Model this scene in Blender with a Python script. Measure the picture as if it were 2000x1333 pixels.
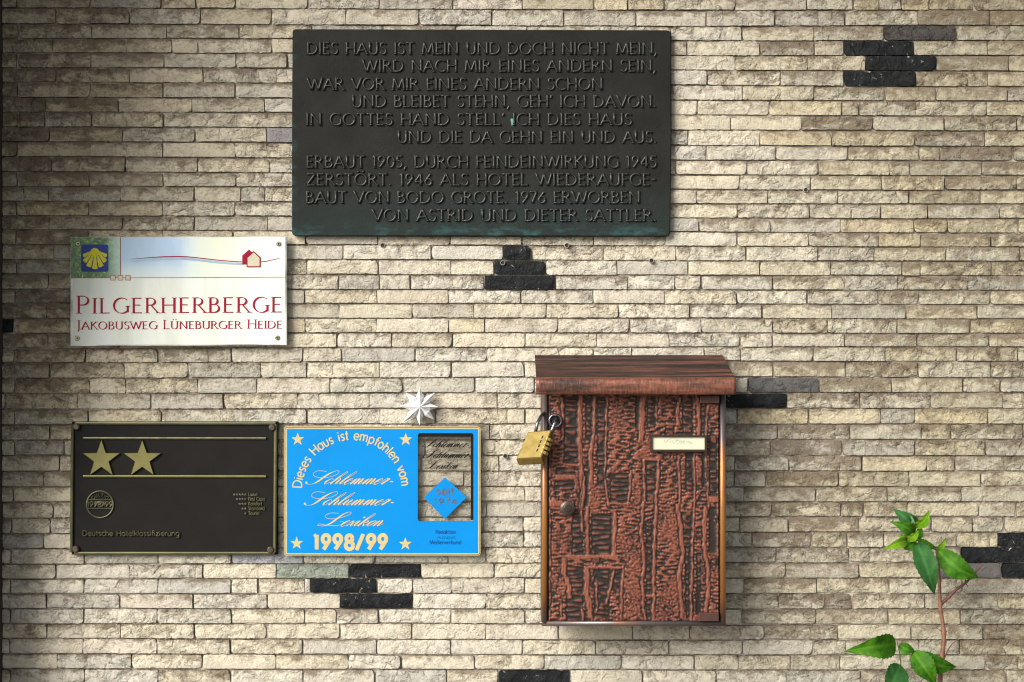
import bpy, math, random
import numpy as np
from mathutils import Vector, Matrix, Euler

random.seed(7)
rng = np.random.default_rng(11)
R = math.radians
for o in list(bpy.data.objects):
    bpy.data.objects.remove(o)
S = bpy.context.scene
COL = S.collection

# ------------------------------------------------------------------ camera
D = 2.6            # metres from the lens to the face of the wall
ZC = 1.45          # height of the lens
cam = bpy.data.cameras.new('camera')
cam.lens = 36.0 * D / 2.0
cam.sensor_width = 36.0
cam.clip_start = 0.05
cam.clip_end = 3000
camo = bpy.data.objects.new('camera', cam)
camo.location = (0, -D, ZC)
camo.rotation_euler = (R(90), 0, 0)
COL.objects.link(camo)
S.camera = camo

# ------------------------------------------------------------------ world, sun, exposure
SUN = Vector((-0.62, -0.60, 0.50)).normalized()
w = bpy.data.worlds.new('World')
S.world = w
w.use_nodes = True
wn = w.node_tree.nodes
sky = wn.new('ShaderNodeTexSky')
sky.sky_type = 'NISHITA'
sky.sun_disc = False
sky.sun_elevation = math.asin(SUN.z)
sky.sun_rotation = math.atan2(SUN.x, SUN.y)
sky.air_density = 1.0
sky.dust_density = 3.0
sky.ozone_density = 0.6
bg = wn['Background']
bg.inputs['Strength'].default_value = 0.10
hsv = wn.new('ShaderNodeHueSaturation')          # thin overcast: a paler sky than the clear one
hsv.inputs['Saturation'].default_value = 0.45
w.node_tree.links.new(sky.outputs[0], hsv.inputs['Color'])
w.node_tree.links.new(hsv.outputs[0], bg.inputs[0])
sd = bpy.data.lights.new('sun', 'SUN')
sd.energy = 3.7
sd.angle = R(37)
sd.color = (1.0, 0.955, 0.90)
so = bpy.data.objects.new('sun', sd)
so.rotation_euler = (-SUN).to_track_quat('-Z', 'Y').to_euler()
so.location = (-3, -3, 4)
COL.objects.link(so)
S.view_settings.view_transform = 'Standard'
S.view_settings.look = 'None'
S.view_settings.gamma = 1.0
S.view_settings.use_curve_mapping = False
S.cycles.filter_width = 1.15
S.view_settings.exposure = 0.90

# ------------------------------------------------------------------ helpers
def P(px, py, d=0.0):
    """a point d metres proud of the wall face that shows at photo pixel px, py"""
    k = (D - d) / D / 1000.0
    return ((px - 1000.0) * k, -d, ZC - (py - 666.5) * k)

W = {}
def empty(name, loc, label=None, cat=None, group=None, kind=None):
    o = bpy.data.objects.new(name, None)
    o.empty_display_size = 0.02
    o.location = loc
    COL.objects.link(o)
    W[o] = Vector(loc)
    tag(o, label, cat, group, kind)
    return o

def tag(o, label=None, cat=None, group=None, kind=None):
    if label: o['label'] = label
    if cat: o['category'] = cat
    if group: o['group'] = group
    if kind: o['kind'] = kind
    return o

class MB:
    def __init__(s):
        s.v = []; s.f = []; s.a = {}
    def add(s, vs, fs):
        b = len(s.v)
        s.v.extend([tuple(p) for p in vs])
        s.f.extend([tuple(i + b for i in f) for f in fs])
        return b
    def box(s, x0, x1, y0, y1, z0, z1, M=None):
        vs = [(x, y, z) for x in (x0, x1) for y in (y0, y1) for z in (z0, z1)]
        if M is not None: vs = [M @ Vector(p) for p in vs]
        s.add(vs, [(0,1,3,2),(4,6,7,5),(0,4,5,1),(2,3,7,6),(0,2,6,4),(1,5,7,3)])
    def pbox(s, px0, py0, px1, py1, d0, d1, ch=0.0):
        """box given by its front face in photo pixels, from depth d0 (back) to d1 (front)"""
        a = P(px0, py1, d1); b = P(px1, py0, d1)
        x0, z0, x1, z1 = a[0], a[2], b[0], b[2]
        if ch <= 0:
            s.box(x0, x1, -d1, -d0, z0, z1)
        else:
            prof = [(0, -d0), (0, -d1 + ch), (ch * .35, -d1 + ch * .35), (ch, -d1)]
            rings = []
            for i, y in prof:
                rings.append([(x0+i, y, z0+i), (x1-i, y, z0+i), (x1-i, y, z1-i), (x0+i, y, z1-i)])
            vs = [p for r in rings for p in r]
            fs = [(0,1,2,3)]
            for r in range(3):
                for k in range(4):
                    k2 = (k+1) % 4
                    fs.append((r*4+k, r*4+4+k, r*4+4+k2, r*4+k2))
            fs.append((12,15,14,13))
            s.add(vs, fs)
    def prism(s, poly, d0, d1, bev=0.0):
        """closed outline in photo pixels extruded from depth d0 to d1"""
        n = len(poly)
        pts = [P(x, y, d1) for x, y in poly]
        cx = sum(p[0] for p in pts)/n; cz = sum(p[2] for p in pts)/n
        back = [(p[0], -d0, p[2]) for p in pts]
        if bev > 0:
            front = []
            for p in pts:
                dx, dz = cx-p[0], cz-p[2]; L = math.hypot(dx, dz) or 1
                front.append((p[0]+dx/L*bev, -d1, p[2]+dz/L*bev))
            mid = [(p[0], -d1+bev, p[2]) for p in pts]
            vs = back + mid + front
            fs = [(i, (i+1) % n, n+(i+1) % n, n+i) for i in range(n)]
            fs += [(n+i, n+(i+1) % n, 2*n+(i+1) % n, 2*n+i) for i in range(n)]
            fs += [tuple(range(2*n, 3*n))]
        else:
            vs = back + pts
            fs = [(i, (i+1) % n, n+(i+1) % n, n+i) for i in range(n)] + [tuple(range(n, 2*n))]
        s.add(vs, fs)
    def disc(s, c, r, y0, y1, n=20, dome=0.0):
        vs = []
        for y, rr in ((y0, r), (y1, r), (y1 - dome, r*0.72)):
            for k in range(n):
                a = 2*math.pi*k/n
                vs.append((c[0]+rr*math.cos(a), y, c[2]+rr*math.sin(a)))
        fs = []
        for j in range(2):
            for k in range(n):
                k2 = (k+1) % n
                fs.append((j*n+k, j*n+k2, j*n+n+k2, j*n+n+k))
        fs.append(tuple(range(2*n, 3*n)))
        s.add(vs, fs)
    def tube(s, pts, rad, n=8, caps=True):
        pts = [Vector(p) for p in pts]
        if not isinstance(rad, (list, tuple)): rad = [rad]*len(pts)
        up = Vector((0.13, 1, 0.21)).normalized()
        vs = []
        for i, p in enumerate(pts):
            t = (pts[min(i+1, len(pts)-1)] - pts[max(i-1, 0)]).normalized()
            a = t.cross(up); 
            if a.length < 1e-4: a = t.cross(Vector((1,0,0)))
            a.normalize(); b = t.cross(a)
            for k in range(n):
                q = 2*math.pi*k/n
                vs.append(p + (a*math.cos(q)+b*math.sin(q))*rad[i])
        fs = []
        for i in range(len(pts)-1):
            for k in range(n):
                k2 = (k+1) % n
                fs.append((i*n+k, i*n+k2, i*n+n+k2, i*n+n+k))
        if caps:
            fs.append(tuple(range(n))); fs.append(tuple(range((len(pts)-1)*n, len(pts)*n)))
        s.add(vs, fs)
    def ribbon(s, pts, ws, d, h=0.0, bev=0.0):
        """a stroke: pts in photo pixels, widths in pixels; flat sheet at depth d or a raised moulding"""
        n = len(pts)
        L = []; T = []
        for i in range(n):
            a = pts[max(i-1, 0)]; b = pts[min(i+1, n-1)]
            tx, ty = b[0]-a[0], b[1]-a[1]; l = math.hypot(tx, ty) or 1e-6
            T.append((-ty/l, tx/l))
        if h <= 0:
            vs = []
            for i, ((x, y), wd, t) in enumerate(zip(pts, ws, T)):
                e = d + .00012*i/n
                vs.append(P(x+t[0]*wd/2, y+t[1]*wd/2, e)); vs.append(P(x-t[0]*wd/2, y-t[1]*wd/2, e))
            s.add(vs, [(2*i, 2*i+1, 2*i+3, 2*i+2) for i in range(n-1)])
        else:
            vs = []
            for (x, y), wd, t in zip(pts, ws, T):
                for q, hh in ((wd/2+bev, 0), (wd/2*.92, h*.8), (0, h), (-wd/2*.92, h*.8), (-wd/2-bev, 0)):
                    vs.append(P(x+t[0]*q, y+t[1]*q, d+hh))
            fs = []
            for i in range(n-1):
                for k in range(4):
                    fs.append((i*5+k, i*5+k+1, i*5+5+k+1, i*5+5+k))
            fs.append((0,1,2,3,4)); e = (n-1)*5
            fs.append((e,e+1,e+2,e+3,e+4))
            s.add(vs, fs)
    def obj(s, name, mat, parent=None, smooth=False, label=None, cat=None, group=None, kind=None, origin=None, recalc=False):
        me = bpy.data.meshes.new(name)
        vs = np.array(s.v, dtype=np.float64)
        if origin is None:
            origin = (vs.min(0)+vs.max(0))/2
        origin = Vector(origin)
        vs = vs - np.array(origin)
        me.from_pydata(vs.tolist(), [], s.f)
        for k, (typ, dat) in s.a.items():
            at = me.attributes.new(k, typ, 'POINT')
            if typ == 'FLOAT': at.data.foreach_set('value', np.asarray(dat, dtype=np.float32).ravel())
            else: at.data.foreach_set('color', np.asarray(dat, dtype=np.float32).ravel())
        if recalc:
            import bmesh
            bm = bmesh.new(); bm.from_mesh(me); bmesh.ops.recalc_face_normals(bm, faces=bm.faces); bm.to_mesh(me); bm.free()
        me.polygons.foreach_set('use_smooth', [smooth]*len(me.polygons))
        me.materials.append(mat)
        me.update()
        o = bpy.data.objects.new(name, me)
        if parent is not None:
            o.parent = parent; o.location = origin - W[parent]
        else:
            o.location = origin
        W[o] = origin
        COL.objects.link(o)
        return tag(o, label, cat, group, kind)

def fftnoise(h, w_, lo, hi, seed, ax=1.0, ay=1.0):
    """tileable band-passed noise, wavelengths lo..hi samples, stretched by ax, ay; unit std"""
    r = np.random.default_rng(seed)
    f = np.fft.rfft2(r.standard_normal((h, w_)))
    ky = np.fft.fftfreq(h)[:, None]*ay; kx = np.fft.rfftfreq(w_)[None, :]*ax
    k = np.sqrt(kx*kx+ky*ky)+1e-9
    wl = 1/k
    m = np.exp(-(np.log(wl/math.sqrt(lo*hi))/max(.12, math.log(hi/lo)/2))**2)
    g = np.fft.irfft2(f*m/k**0.0, s=(h, w_))
    return g/g.std()

# ------------------------------------------------------------------ materials
def mat(name):
    m = bpy.data.materials.new(name); m.use_nodes = True
    nt = m.node_tree
    return m, nt, nt.nodes['Principled BSDF']
def N(nt, t, **kw):
    n = nt.nodes.new(t)
    for k, v in kw.items():
        if k.startswith('_'): setattr(n, k[1:], v)
        else: n.inputs[k.replace('__', ' ')].default_value = v
    return n
def L(nt, a, b): nt.links.new(a, b)
def pos(nt, scale=(1,1,1), rot=(0,0,0)):
    g = nt.nodes.new('ShaderNodeNewGeometry'); mp = nt.nodes.new('ShaderNodeMapping')
    mp.inputs['Scale'].default_value = scale; mp.inputs['Rotation'].default_value = rot
    L(nt, g.outputs['Position'], mp.inputs['Vector']); return mp.outputs[0]
def noise(nt, vec, scale, detail=4, rough=0.55, dist=0.0):
    n = N(nt, 'ShaderNodeTexNoise', Scale=scale, Detail=detail, Roughness=rough, Distortion=dist)
    L(nt, vec, n.inputs['Vector']); return n.outputs['Fac']
def ramp(nt, fac, stops):
    r = nt.nodes.new('ShaderNodeValToRGB'); e = r.color_ramp.elements
    e[0].position, e[0].color = stops[0][0], (*stops[0][1], 1) if len(stops[0][1]) == 3 else stops[0][1]
    e[1].position, e[1].color = stops[-1][0], (*stops[-1][1], 1)
    for p_, c in stops[1:-1]:
        x = e.new(p_); x.color = (*c, 1)
    L(nt, fac, r.inputs[0]); return r.outputs[0]
def mapr(nt, v, a, b, c=0.0, d=1.0):
    m = nt.nodes.new('ShaderNodeMapRange'); m.interpolation_type = 'SMOOTHSTEP'
    L(nt, v, m.inputs[0])
    for i, q in zip((1,2,3,4), (a,b,c,d)): m.inputs[i].default_value = q
    return m.outputs[0]
def math_(nt, op, a, b=None):
    m = nt.nodes.new('ShaderNodeMath'); m.operation = op
    for i, q in enumerate((a, b)):
        if q is None: continue
        if isinstance(q, (int, float)): m.inputs[i].default_value = q
        else: L(nt, q, m.inputs[i])
    return m.outputs[0]
def mixc(nt, fac, a, b, blend='MIX'):
    m = nt.nodes.new('ShaderNodeMix'); m.data_type = 'RGBA'; m.blend_type = blend
    for i, q in ((0, fac), (6, a), (7, b)):
        if isinstance(q, (int, float)): m.inputs[i].default_value = q
        elif isinstance(q, tuple): m.inputs[i].default_value = (*q, 1) if len(q) == 3 else q
        else: L(nt, q, m.inputs[i])
    return m.outputs[2]
def bump(nt, bs, h, strength=1.0, dist=0.001, prev=None):
    b = nt.nodes.new('ShaderNodeBump')
    b.inputs['Strength'].default_value = strength; b.inputs['Distance'].default_value = dist
    L(nt, h, b.inputs['Height'])
    if prev is not None: L(nt, prev, b.inputs['Normal'])
    if bs is not None: L(nt, b.outputs[0], bs.inputs['Normal'])
    return b.outputs[0]

def stone_material():
    m, nt, b = mat('split_limestone')
    v = pos(nt)
    tint = N(nt, 'ShaderNodeAttribute', _attribute_name='tint')
    gr = N(nt, 'ShaderNodeAttribute', _attribute_name='grime_shade')
    n_mid = noise(nt, v, 28, 5, .6, .2)
    n_fine = noise(nt, v, 170, 5, .65)
    cl = mapr(nt, gr.outputs['Fac'], -.05, .55, .40, .95)
    c = mixc(nt, cl, tint.outputs['Color'], ramp(nt, n_mid, [(.3, (.70,.66,.60)), (.5, (1,1,1)), (.72, (1.12,1.09,1.0))]), 'MULTIPLY')
    c = mixc(nt, mapr(nt, gr.outputs['Fac'], -.05, .55, .28, .85), c, ramp(nt, n_fine, [(.34, (.50,.46,.40)), (.46, (.95,.94,.92)), (.7, (1.08,1.08,1.06))]), 'MULTIPLY')
    ra = N(nt, 'ShaderNodeAttribute', _attribute_name='rough')
    # fine dark veins and cracks in the split face
    n_v = noise(nt, pos(nt, (1,1,1.2), (0,.5,0)), 44, 6, .60, .55)
    vein = math_(nt, 'ABSOLUTE', math_(nt, 'SUBTRACT', n_v, .5))
    where = mapr(nt, noise(nt, v, 17, 2, .5), .44, .62)
    vm = math_(nt, 'MULTIPLY', mapr(nt, vein, .022, .0), where)
    c = mixc(nt, math_(nt, 'MULTIPLY', vm, .55), c, (.10,.075,.05))
    # soot and dirt held by the rough places, plus painted dimming from the attribute
    n_d = noise(nt, pos(nt, (1,1,1.7)), 26, 9, .74, .25)
    dm = mapr(nt, math_(nt, 'ADD', n_d, math_(nt, 'MULTIPLY', gr.outputs['Fac'], .34)), .61, .80)
    c = mixc(nt, math_(nt, 'MULTIPLY', dm, .80), c, (.125,.092,.060))
    # rust dots
    rust = mapr(nt, noise(nt, v, 75, 2, .5), .775, .82)
    c = mixc(nt, math_(nt, 'MULTIPLY', rust, .6), c, (.30,.13,.045))
    L(nt, c, b.inputs['Base Color'])
    b.inputs['Roughness'].default_value = .92
    b.inputs['Specular IOR Level'].default_value = .2
    vo = N(nt, 'ShaderNodeTexVoronoi', Scale=75.0); vo.feature = 'SMOOTH_F1'
    vo.inputs['Smoothness'].default_value = .25
    wv = N(nt, 'ShaderNodeTexNoise', Scale=30.0, Detail=3.0)
    L(nt, v, wv.inputs['Vector'])
    vv = nt.nodes.new('ShaderNodeVectorMath'); vv.operation = 'MULTIPLY_ADD'
    L(nt, wv.outputs['Color'], vv.inputs[0]); vv.inputs[1].default_value = (.05,.05,.05); L(nt, v, vv.inputs[2])
    L(nt, vv.outputs[0], vo.inputs['Vector'])
    hsum = math_(nt, 'ADD', math_(nt, 'MULTIPLY', vo.outputs['Distance'], .0014), math_(nt, 'MULTIPLY', n_v, .0125))
    hsum = math_(nt, 'ADD', hsum, math_(nt, 'MULTIPLY', vein, .016))
    hsum = math_(nt, 'MULTIPLY', hsum, ra.outputs['Fac'])
    hsum = math_(nt, 'ADD', hsum, math_(nt, 'MULTIPLY', noise(nt, v, 210, 6, .74, .2), .0036))
    bump(nt, b, hsum, 1.0, 1.0)
    return m

def black_stone_material():
    m, nt, b = mat('black_glazed_stone')
    v = pos(nt)
    c = ramp(nt, noise(nt, v, 60, 6, .6), [(.3, (.003,.0035,.004)), (.7, (.011,.013,.014))])
    sp = mapr(nt, noise(nt, v, 120, 5, .7, .8), .62, .67)
    wh = mapr(nt, noise(nt, v, 22, 2, .5), .45, .6)
    c = mixc(nt, math_(nt, 'MULTIPLY', sp, wh), c, (.42,.37,.28))
    L(nt, c, b.inputs['Base Color'])
    b.inputs['Roughness'].default_value = .55; b.inputs['Specular IOR Level'].default_value = .14
    n1 = bump(nt, None, noise(nt, v, 55, 5, .6, 1.0), .9, .006)
    bump(nt, b, noise(nt, v, 260, 5, .7), .8, .0022, n1)
    return m

def mortar_material():
    m, nt, b = mat('mortar')
    v = pos(nt)
    c = ramp(nt, noise(nt, v, 16, 6, .6), [(.3, (.18,.15,.12)), (.55, (.32,.28,.225)), (.75, (.46,.41,.34))])
    L(nt, c, b.inputs['Base Color']); b.inputs['Roughness'].default_value = .95
    bump(nt, b, noise(nt, v, 320, 6, .7), .8, .0025)
    return m

def simple(name, col, rough=.5, metal=0.0, var=.15, scale=60, bstr=0.0, bscale=250, bdist=.0006, spec=.5, col2=None, k=.72):
    col = tuple(q*k for q in col); col2 = col2 and tuple(q*k for q in col2)
    m, nt, b = mat(name)
    v = pos(nt)
    c2 = col2 or tuple(max(0, q*(1-var*2)) for q in col)
    c = ramp(nt, noise(nt, v, scale, 5, .6), [(.32, c2), (.66, col)])
    L(nt, c, b.inputs['Base Color'])
    b.inputs['Metallic'].default_value = metal; b.inputs['Roughness'].default_value = rough
    b.inputs['Specular IOR Level'].default_value = spec
    if bstr > 0: bump(nt, b, noise(nt, v, bscale, 5, .6), bstr, bdist)
    return m

def bronze_plate_material():
    m, nt, b = mat('patinated_bronze')
    v = pos(nt)
    c = ramp(nt, noise(nt, v, 14, 6, .6), [(.3, (.007,.0068,.006)), (.7, (.013,.0135,.0115))])
    # verdigris along the rim and lower edge
    g = nt.nodes.new('ShaderNodeNewGeometry'); sx = nt.nodes.new('ShaderNodeSeparateXYZ'); L(nt, g.outputs['Position'], sx.inputs[0])
    zlo = P(0, 459, .014)[2]
    low = mapr(nt, sx.outputs['Z'], zlo+.030, zlo+.002)
    wide = mapr(nt, sx.outputs['Z'], zlo+.13, zlo)
    xl = P(571, 0, .014)[0]
    left = mapr(nt, sx.outputs['X'], xl+.016, xl)
    nz = noise(nt, pos(nt, (1,1,2.2)), 26, 6, .65)
    msk = math_(nt, 'MULTIPLY', math_(nt, 'MAXIMUM', low, math_(nt, 'MULTIPLY', left, .6)), mapr(nt, nz, .46, .72))
    c = mixc(nt, math_(nt, 'MULTIPLY', wide, .55), c, (.012,.022,.020))
    c = mixc(nt, math_(nt, 'MULTIPLY', msk, .6), c, (.028,.085,.085))
    L(nt, c, b.inputs['Base Color'])
    b.inputs['Metallic'].default_value = .0; b.inputs['Roughness'].default_value = .6; b.inputs['Specular IOR Level'].default_value = .13
    n1 = bump(nt, None, noise(nt, v, 90, 4, .6), .6, .0012)
    bump(nt, b, noise(nt, v, 420, 4, .6), .6, .0006, n1)
    return m

def relief_copper():
    m, nt, b = mat('embossed_copper')
    v = pos(nt)
    at = N(nt, 'ShaderNodeAttribute', _attribute_name='relief')
    f = math_(nt, 'ADD', at.outputs['Fac'], math_(nt, 'MULTIPLY', math_(nt, 'SUBTRACT', noise(nt, v, 160, 5, .65), .5), .35))
    c = ramp(nt, f, [(.30, (.022,.017,.014)), (.46, (.065,.027,.019)), (.64, (.125,.042,.026)), (.92, (.215,.076,.046))])
    c = mixc(nt, .6, c, ramp(nt, noise(nt, v, 12, 4, .6), [(.3, (.62,.60,.62)), (.7, (1.1,1.08,1.05))]), 'MULTIPLY')
    L(nt, c, b.inputs['Base Color'])
    b.inputs['Metallic'].default_value = .35; b.inputs['Roughness'].default_value = .50; b.inputs['Specular IOR Level'].default_value = .3
    bump(nt, b, noise(nt, v, 500, 4, .6), .5, .0005)
    return m

def roof_copper():
    m, nt, b = mat('brushed_copper_roof')
    g1 = noise(nt, pos(nt, (9, 170, 190)), 1.0, 6, .75, .5)
    g2 = noise(nt, pos(nt, (2.2, 45, 45)), 1.0, 4, .6, .8)
    f = math_(nt, 'ADD', math_(nt, 'MULTIPLY', g1, .6), math_(nt, 'MULTIPLY', g2, .4))
    c = ramp(nt, f, [(.44, (.014,.010,.009)), (.50, (.045,.024,.019)), (.55, (.15,.055,.037)), (.64, (.34,.12,.078))])
    c = mixc(nt, 1.0, c, (.58,.58,.60), 'MULTIPLY')
    L(nt, c, b.inputs['Base Color'])
    b.inputs['Metallic'].default_value = .2; b.inputs['Roughness'].default_value = .55; b.inputs['Specular IOR Level'].default_value = .25
    bump(nt, b, f, .9, .0035)
    return m

def lip_copper():
    m, nt, b = mat('worn_copper_lip')
    g1 = noise(nt, pos(nt, (230, 60, 60)), 1.0, 5, .75, .5)
    g2 = noise(nt, pos(nt, (9, 40, 45)), 1.0, 4, .6, 1.2)
    f = math_(nt, 'ADD', math_(nt, 'MULTIPLY', g1, .45), math_(nt, 'MULTIPLY', g2, .55))
    c = ramp(nt, f, [(.36, (.03,.02,.016)), (.46, (.11,.045,.03)), (.56, (.22,.078,.046)), (.70, (.33,.135,.08))])
    L(nt, c, b.inputs['Base Color'])
    b.inputs['Metallic'].default_value = .4; b.inputs['Roughness'].default_value = .38
    bump(nt, b, f, .8, .002)
    return m

def frame_material():
    m, nt, b = mat('lacquered_brass_edge')
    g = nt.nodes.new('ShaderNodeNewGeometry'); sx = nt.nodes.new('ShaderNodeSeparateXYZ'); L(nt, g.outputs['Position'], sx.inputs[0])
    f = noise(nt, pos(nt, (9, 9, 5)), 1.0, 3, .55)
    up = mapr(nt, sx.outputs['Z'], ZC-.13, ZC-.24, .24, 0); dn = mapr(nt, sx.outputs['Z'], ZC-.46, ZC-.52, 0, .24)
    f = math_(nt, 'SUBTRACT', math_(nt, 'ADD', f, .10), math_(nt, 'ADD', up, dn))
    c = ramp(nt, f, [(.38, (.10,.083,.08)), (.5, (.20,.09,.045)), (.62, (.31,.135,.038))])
    L(nt, c, b.inputs['Base Color'])
    b.inputs['Metallic'].default_value = .55; b.inputs['Roughness'].default_value = .36
    bump(nt, b, noise(nt, pos(nt), 300, 3, .5), .3, .0004)
    return m

def clear_acrylic(name='clear_acrylic', tint=(.997,.997,.992), op=.02):
    m, nt, b = mat(name)
    nt.nodes.remove(b)
    out = nt.nodes['Material Output']
    tr = N(nt, 'ShaderNodeBsdfTransparent'); tr.inputs[0].default_value = (*tint, 1)
    gl = N(nt, 'ShaderNodeBsdfGlossy'); gl.inputs['Roughness'].default_value = .06
    df = N(nt, 'ShaderNodeBsdfDiffuse'); df.inputs[0].default_value = (.55,.54,.50,1)
    fr = N(nt, 'ShaderNodeFresnel'); fr.inputs[0].default_value = 1.22
    m1 = nt.nodes.new('ShaderNodeMixShader'); L(nt, fr.outputs[0], m1.inputs[0]); L(nt, tr.outputs[0], m1.inputs[1]); L(nt, gl.outputs[0], m1.inputs[2])
    m2 = nt.nodes.new('ShaderNodeMixShader')
    nz = mapr(nt, noise(nt, pos(nt), 12, 3, .5), .35, .7, op*.4, op*1.5)
    L(nt, nz, m2.inputs[0]); L(nt, m1.outputs[0], m2.inputs[1]); L(nt, df.outputs[0], m2.inputs[2])
    L(nt, m2.outputs[0], out.inputs[0])
    return m

def print_lower():
    m, nt, b = mat('pale_print')
    v = pos(nt, (22, 1, 5))
    c = ramp(nt, noise(nt, v, 1.0, 4, .6), [(.3, (.46,.49,.43)), (.5, (.54,.57,.51)), (.7, (.58,.60,.59))])
    g = nt.nodes.new('ShaderNodeNewGeometry'); sx = nt.nodes.new('ShaderNodeSeparateXYZ'); L(nt, g.outputs['Position'], sx.inputs[0])
    fx = mapr(nt, sx.outputs['X'], -.86, -.62)
    c = mixc(nt, fx, mixc(nt, 1.0, c, (.74,.77,.76), 'MULTIPLY'), c)
    L(nt, c, b.inputs['Base Color']); b.inputs['Roughness'].default_value = .35
    return m
def print_upper():
    m, nt, b = mat('watercolour_print')
    g = nt.nodes.new('ShaderNodeNewGeometry'); sx = nt.nodes.new('ShaderNodeSeparateXYZ'); L(nt, g.outputs['Position'], sx.inputs[0])
    nz = noise(nt, pos(nt, (16, 1, 8)), 1.0, 5, .6)
    fx = math_(nt, 'ADD', mapr(nt, sx.outputs['X'], -.76, -.48), math_(nt, 'MULTIPLY', math_(nt, 'SUBTRACT', nz, .5), .7))
    c = ramp(nt, fx, [(.0, (.25,.36,.48)), (.28, (.31,.43,.56)), (.5, (.48,.56,.56)), (.72, (.54,.57,.46)), (1.0, (.57,.59,.54))])
    zlow = mapr(nt, sx.outputs['Z'], P(0, 538)[2], P(0, 505)[2])
    c = mixc(nt, math_(nt, 'MULTIPLY', math_(nt, 'SUBTRACT', 1.0, zlow), .6), c, (.51,.57,.51))
    L(nt, c, b.inputs['Base Color']); b.inputs['Roughness'].default_value = .35
    return m
def print_foliage():
    m, nt, b = mat('foliage_print')
    n1 = noise(nt, pos(nt), 95, 8, .75, 1.2)
    c = ramp(nt, n1, [(.34, (.004,.014,.008)), (.47, (.02,.075,.02)), (.56, (.06,.19,.035)), (.64, (.22,.42,.05)), (.74, (.50,.62,.16))])
    g = nt.nodes.new('ShaderNodeNewGeometry'); sx = nt.nodes.new('ShaderNodeSeparateXYZ'); L(nt, g.outputs['Position'], sx.inputs[0])
    fx = mapr(nt, sx.outputs['X'], P(206, 0)[0], P(238, 0)[0])
    c = mixc(nt, math_(nt, 'MULTIPLY', fx, .65), c, (.36,.50,.45))
    L(nt, c, b.inputs['Base Color']); b.inputs['Roughness'].default_value = .35
    return m

def leaf_material(name, dark, light, back=None):
    m, nt, b = mat(name)
    v = pos(nt)
    at = N(nt, 'ShaderNodeAttribute', _attribute_name='vein')
    c = ramp(nt, noise(nt, v, 55, 5, .65), [(.34, dark), (.68, light)])
    c = mixc(nt, math_(nt, 'MULTIPLY', at.outputs['Fac'], .40), c, tuple(min(1, q*1.8+.006) for q in light))
    L(nt, c, b.inputs['Base Color'])
    b.inputs['Roughness'].default_value = .55
    b.inputs['Specular IOR Level'].default_value = .12
    tr = N(nt, 'ShaderNodeBsdfTranslucent'); L(nt, c, tr.inputs[0])
    mx = nt.nodes.new('ShaderNodeMixShader'); mx.inputs[0].default_value = .35
    L(nt, b.outputs[0], mx.inputs[1]); L(nt, tr.outputs[0], mx.inputs[2])
    L(nt, mx.outputs[0], nt.nodes['Material Output'].inputs[0])
    n1 = bump(nt, None, noise(nt, v, 130, 4, .6), .5, .0015)
    bump(nt, b, at.outputs['Fac'], .6, .0008, n1)
    return m

M_STONE = stone_material(); M_BLACK = black_stone_material(); M_MORTAR = mortar_material()
M_BRONZE = bronze_plate_material()
M_LETTER = simple('bronze_lettering', (.032,.036,.030), .42, .4, .25, 40, .5, 300, .0005, col2=(.028,.030,.026))
M_DOOR = relief_copper(); M_ROOF = roof_copper(); M_LIP = lip_copper(); M_FRAME = frame_material()
M_BOX = simple('dark_copper_box', (.05,.028,.02), .5, .4, .2)
M_DARK = simple('dark_gap', (.006,.006,.006), .8)
M_ACRYL = clear_acrylic()
M_ACRYL2 = clear_acrylic('milky_acrylic_edge', (.9,.93,.88), .8)
M_PRLO = print_lower(); M_PRUP = print_upper(); M_PRFO = print_foliage()
M_RED = simple('red_print', (.34,.002,.034), .4, 0, .1, spec=.15)
M_REDBR = simple('brown_red_print', (.30,.06,.035), .4, 0, .1, spec=.15)
M_SHADOWBLUE = simple('grey_blue_print', (.42,.53,.68), .4, 0, .1, spec=.15)
M_CREAM = simple('cream_print', (.62,.58,.42), .4, 0, .05, spec=.15)
M_EMBLUE = simple('emblem_blue_print', (.018,.045,.27), .35, 0, .2, 50, spec=.15)
M_EMYEL = simple('emblem_yellow_print', (.62,.58,.03), .4, 0, .12, 60, spec=.15)
M_BLUE = simple('sky_blue_print', (.0,.240,.65), .38, 0, .03, 9, spec=.16, col2=(.0,.215,.59))
M_GOLD = simple('gold_print', (.58,.48,.23), .5, 0, .06, 60, spec=.15)
M_BLACKP = simple('black_print', (.010,.010,.012), .4, 0, .1, spec=.15)
M_NAVYP = simple('navy_print', (.01,.05,.25), .4, 0, .1, spec=.15)
M_GREYP = simple('faded_grey_print', (.16,.12,.15), .45, 0, .3, 90)
M_PLATE = simple('dark_cast_plate', (.013,.012,.011), .75, .1, .12, 20, .5, 500, .0006, spec=.12)
M_RIM = simple('olive_bronze_rim', (.125,.12,.045), .45, .5, .25, 22, .4, 200, .0005, col2=(.065,.07,.030))
M_RELIEF = simple('polished_bronze_relief', (.19,.172,.045), .5, .3, .2, 40, .4, 300, .0005, col2=(.14,.135,.035))
M_RELDK = simple('tarnished_bronze_relief', (.19,.18,.095), .48, .5, .25, 60, .3, 300, .0004, col2=(.075,.072,.04))
M_BOLT = simple('aged_bolt', (.13,.10,.075), .45, .6, .3, 80)
M_BRASS = simple("padlock_brass", (.50,.37,.12), .34, .75, .12, 70, .25, 300, .0004, col2=(.36,.25,.06))
M_BRASSD = simple('dark_brass', (.16,.12,.035), .5, .6, .2)
M_STEEL = simple('shackle_steel', (.30,.29,.31), .25, .95, .1)
M_SCREW = simple('brass_screw', (.50,.46,.30), .35, .7, .15)
M_WHITE = simple('silver_white_foil', (.70,.70,.69), .5, .0, .05, k=1.0, spec=.3)
M_CARD = simple('paper_card', (.62,.62,.46), .6, 0, .04)
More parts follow.
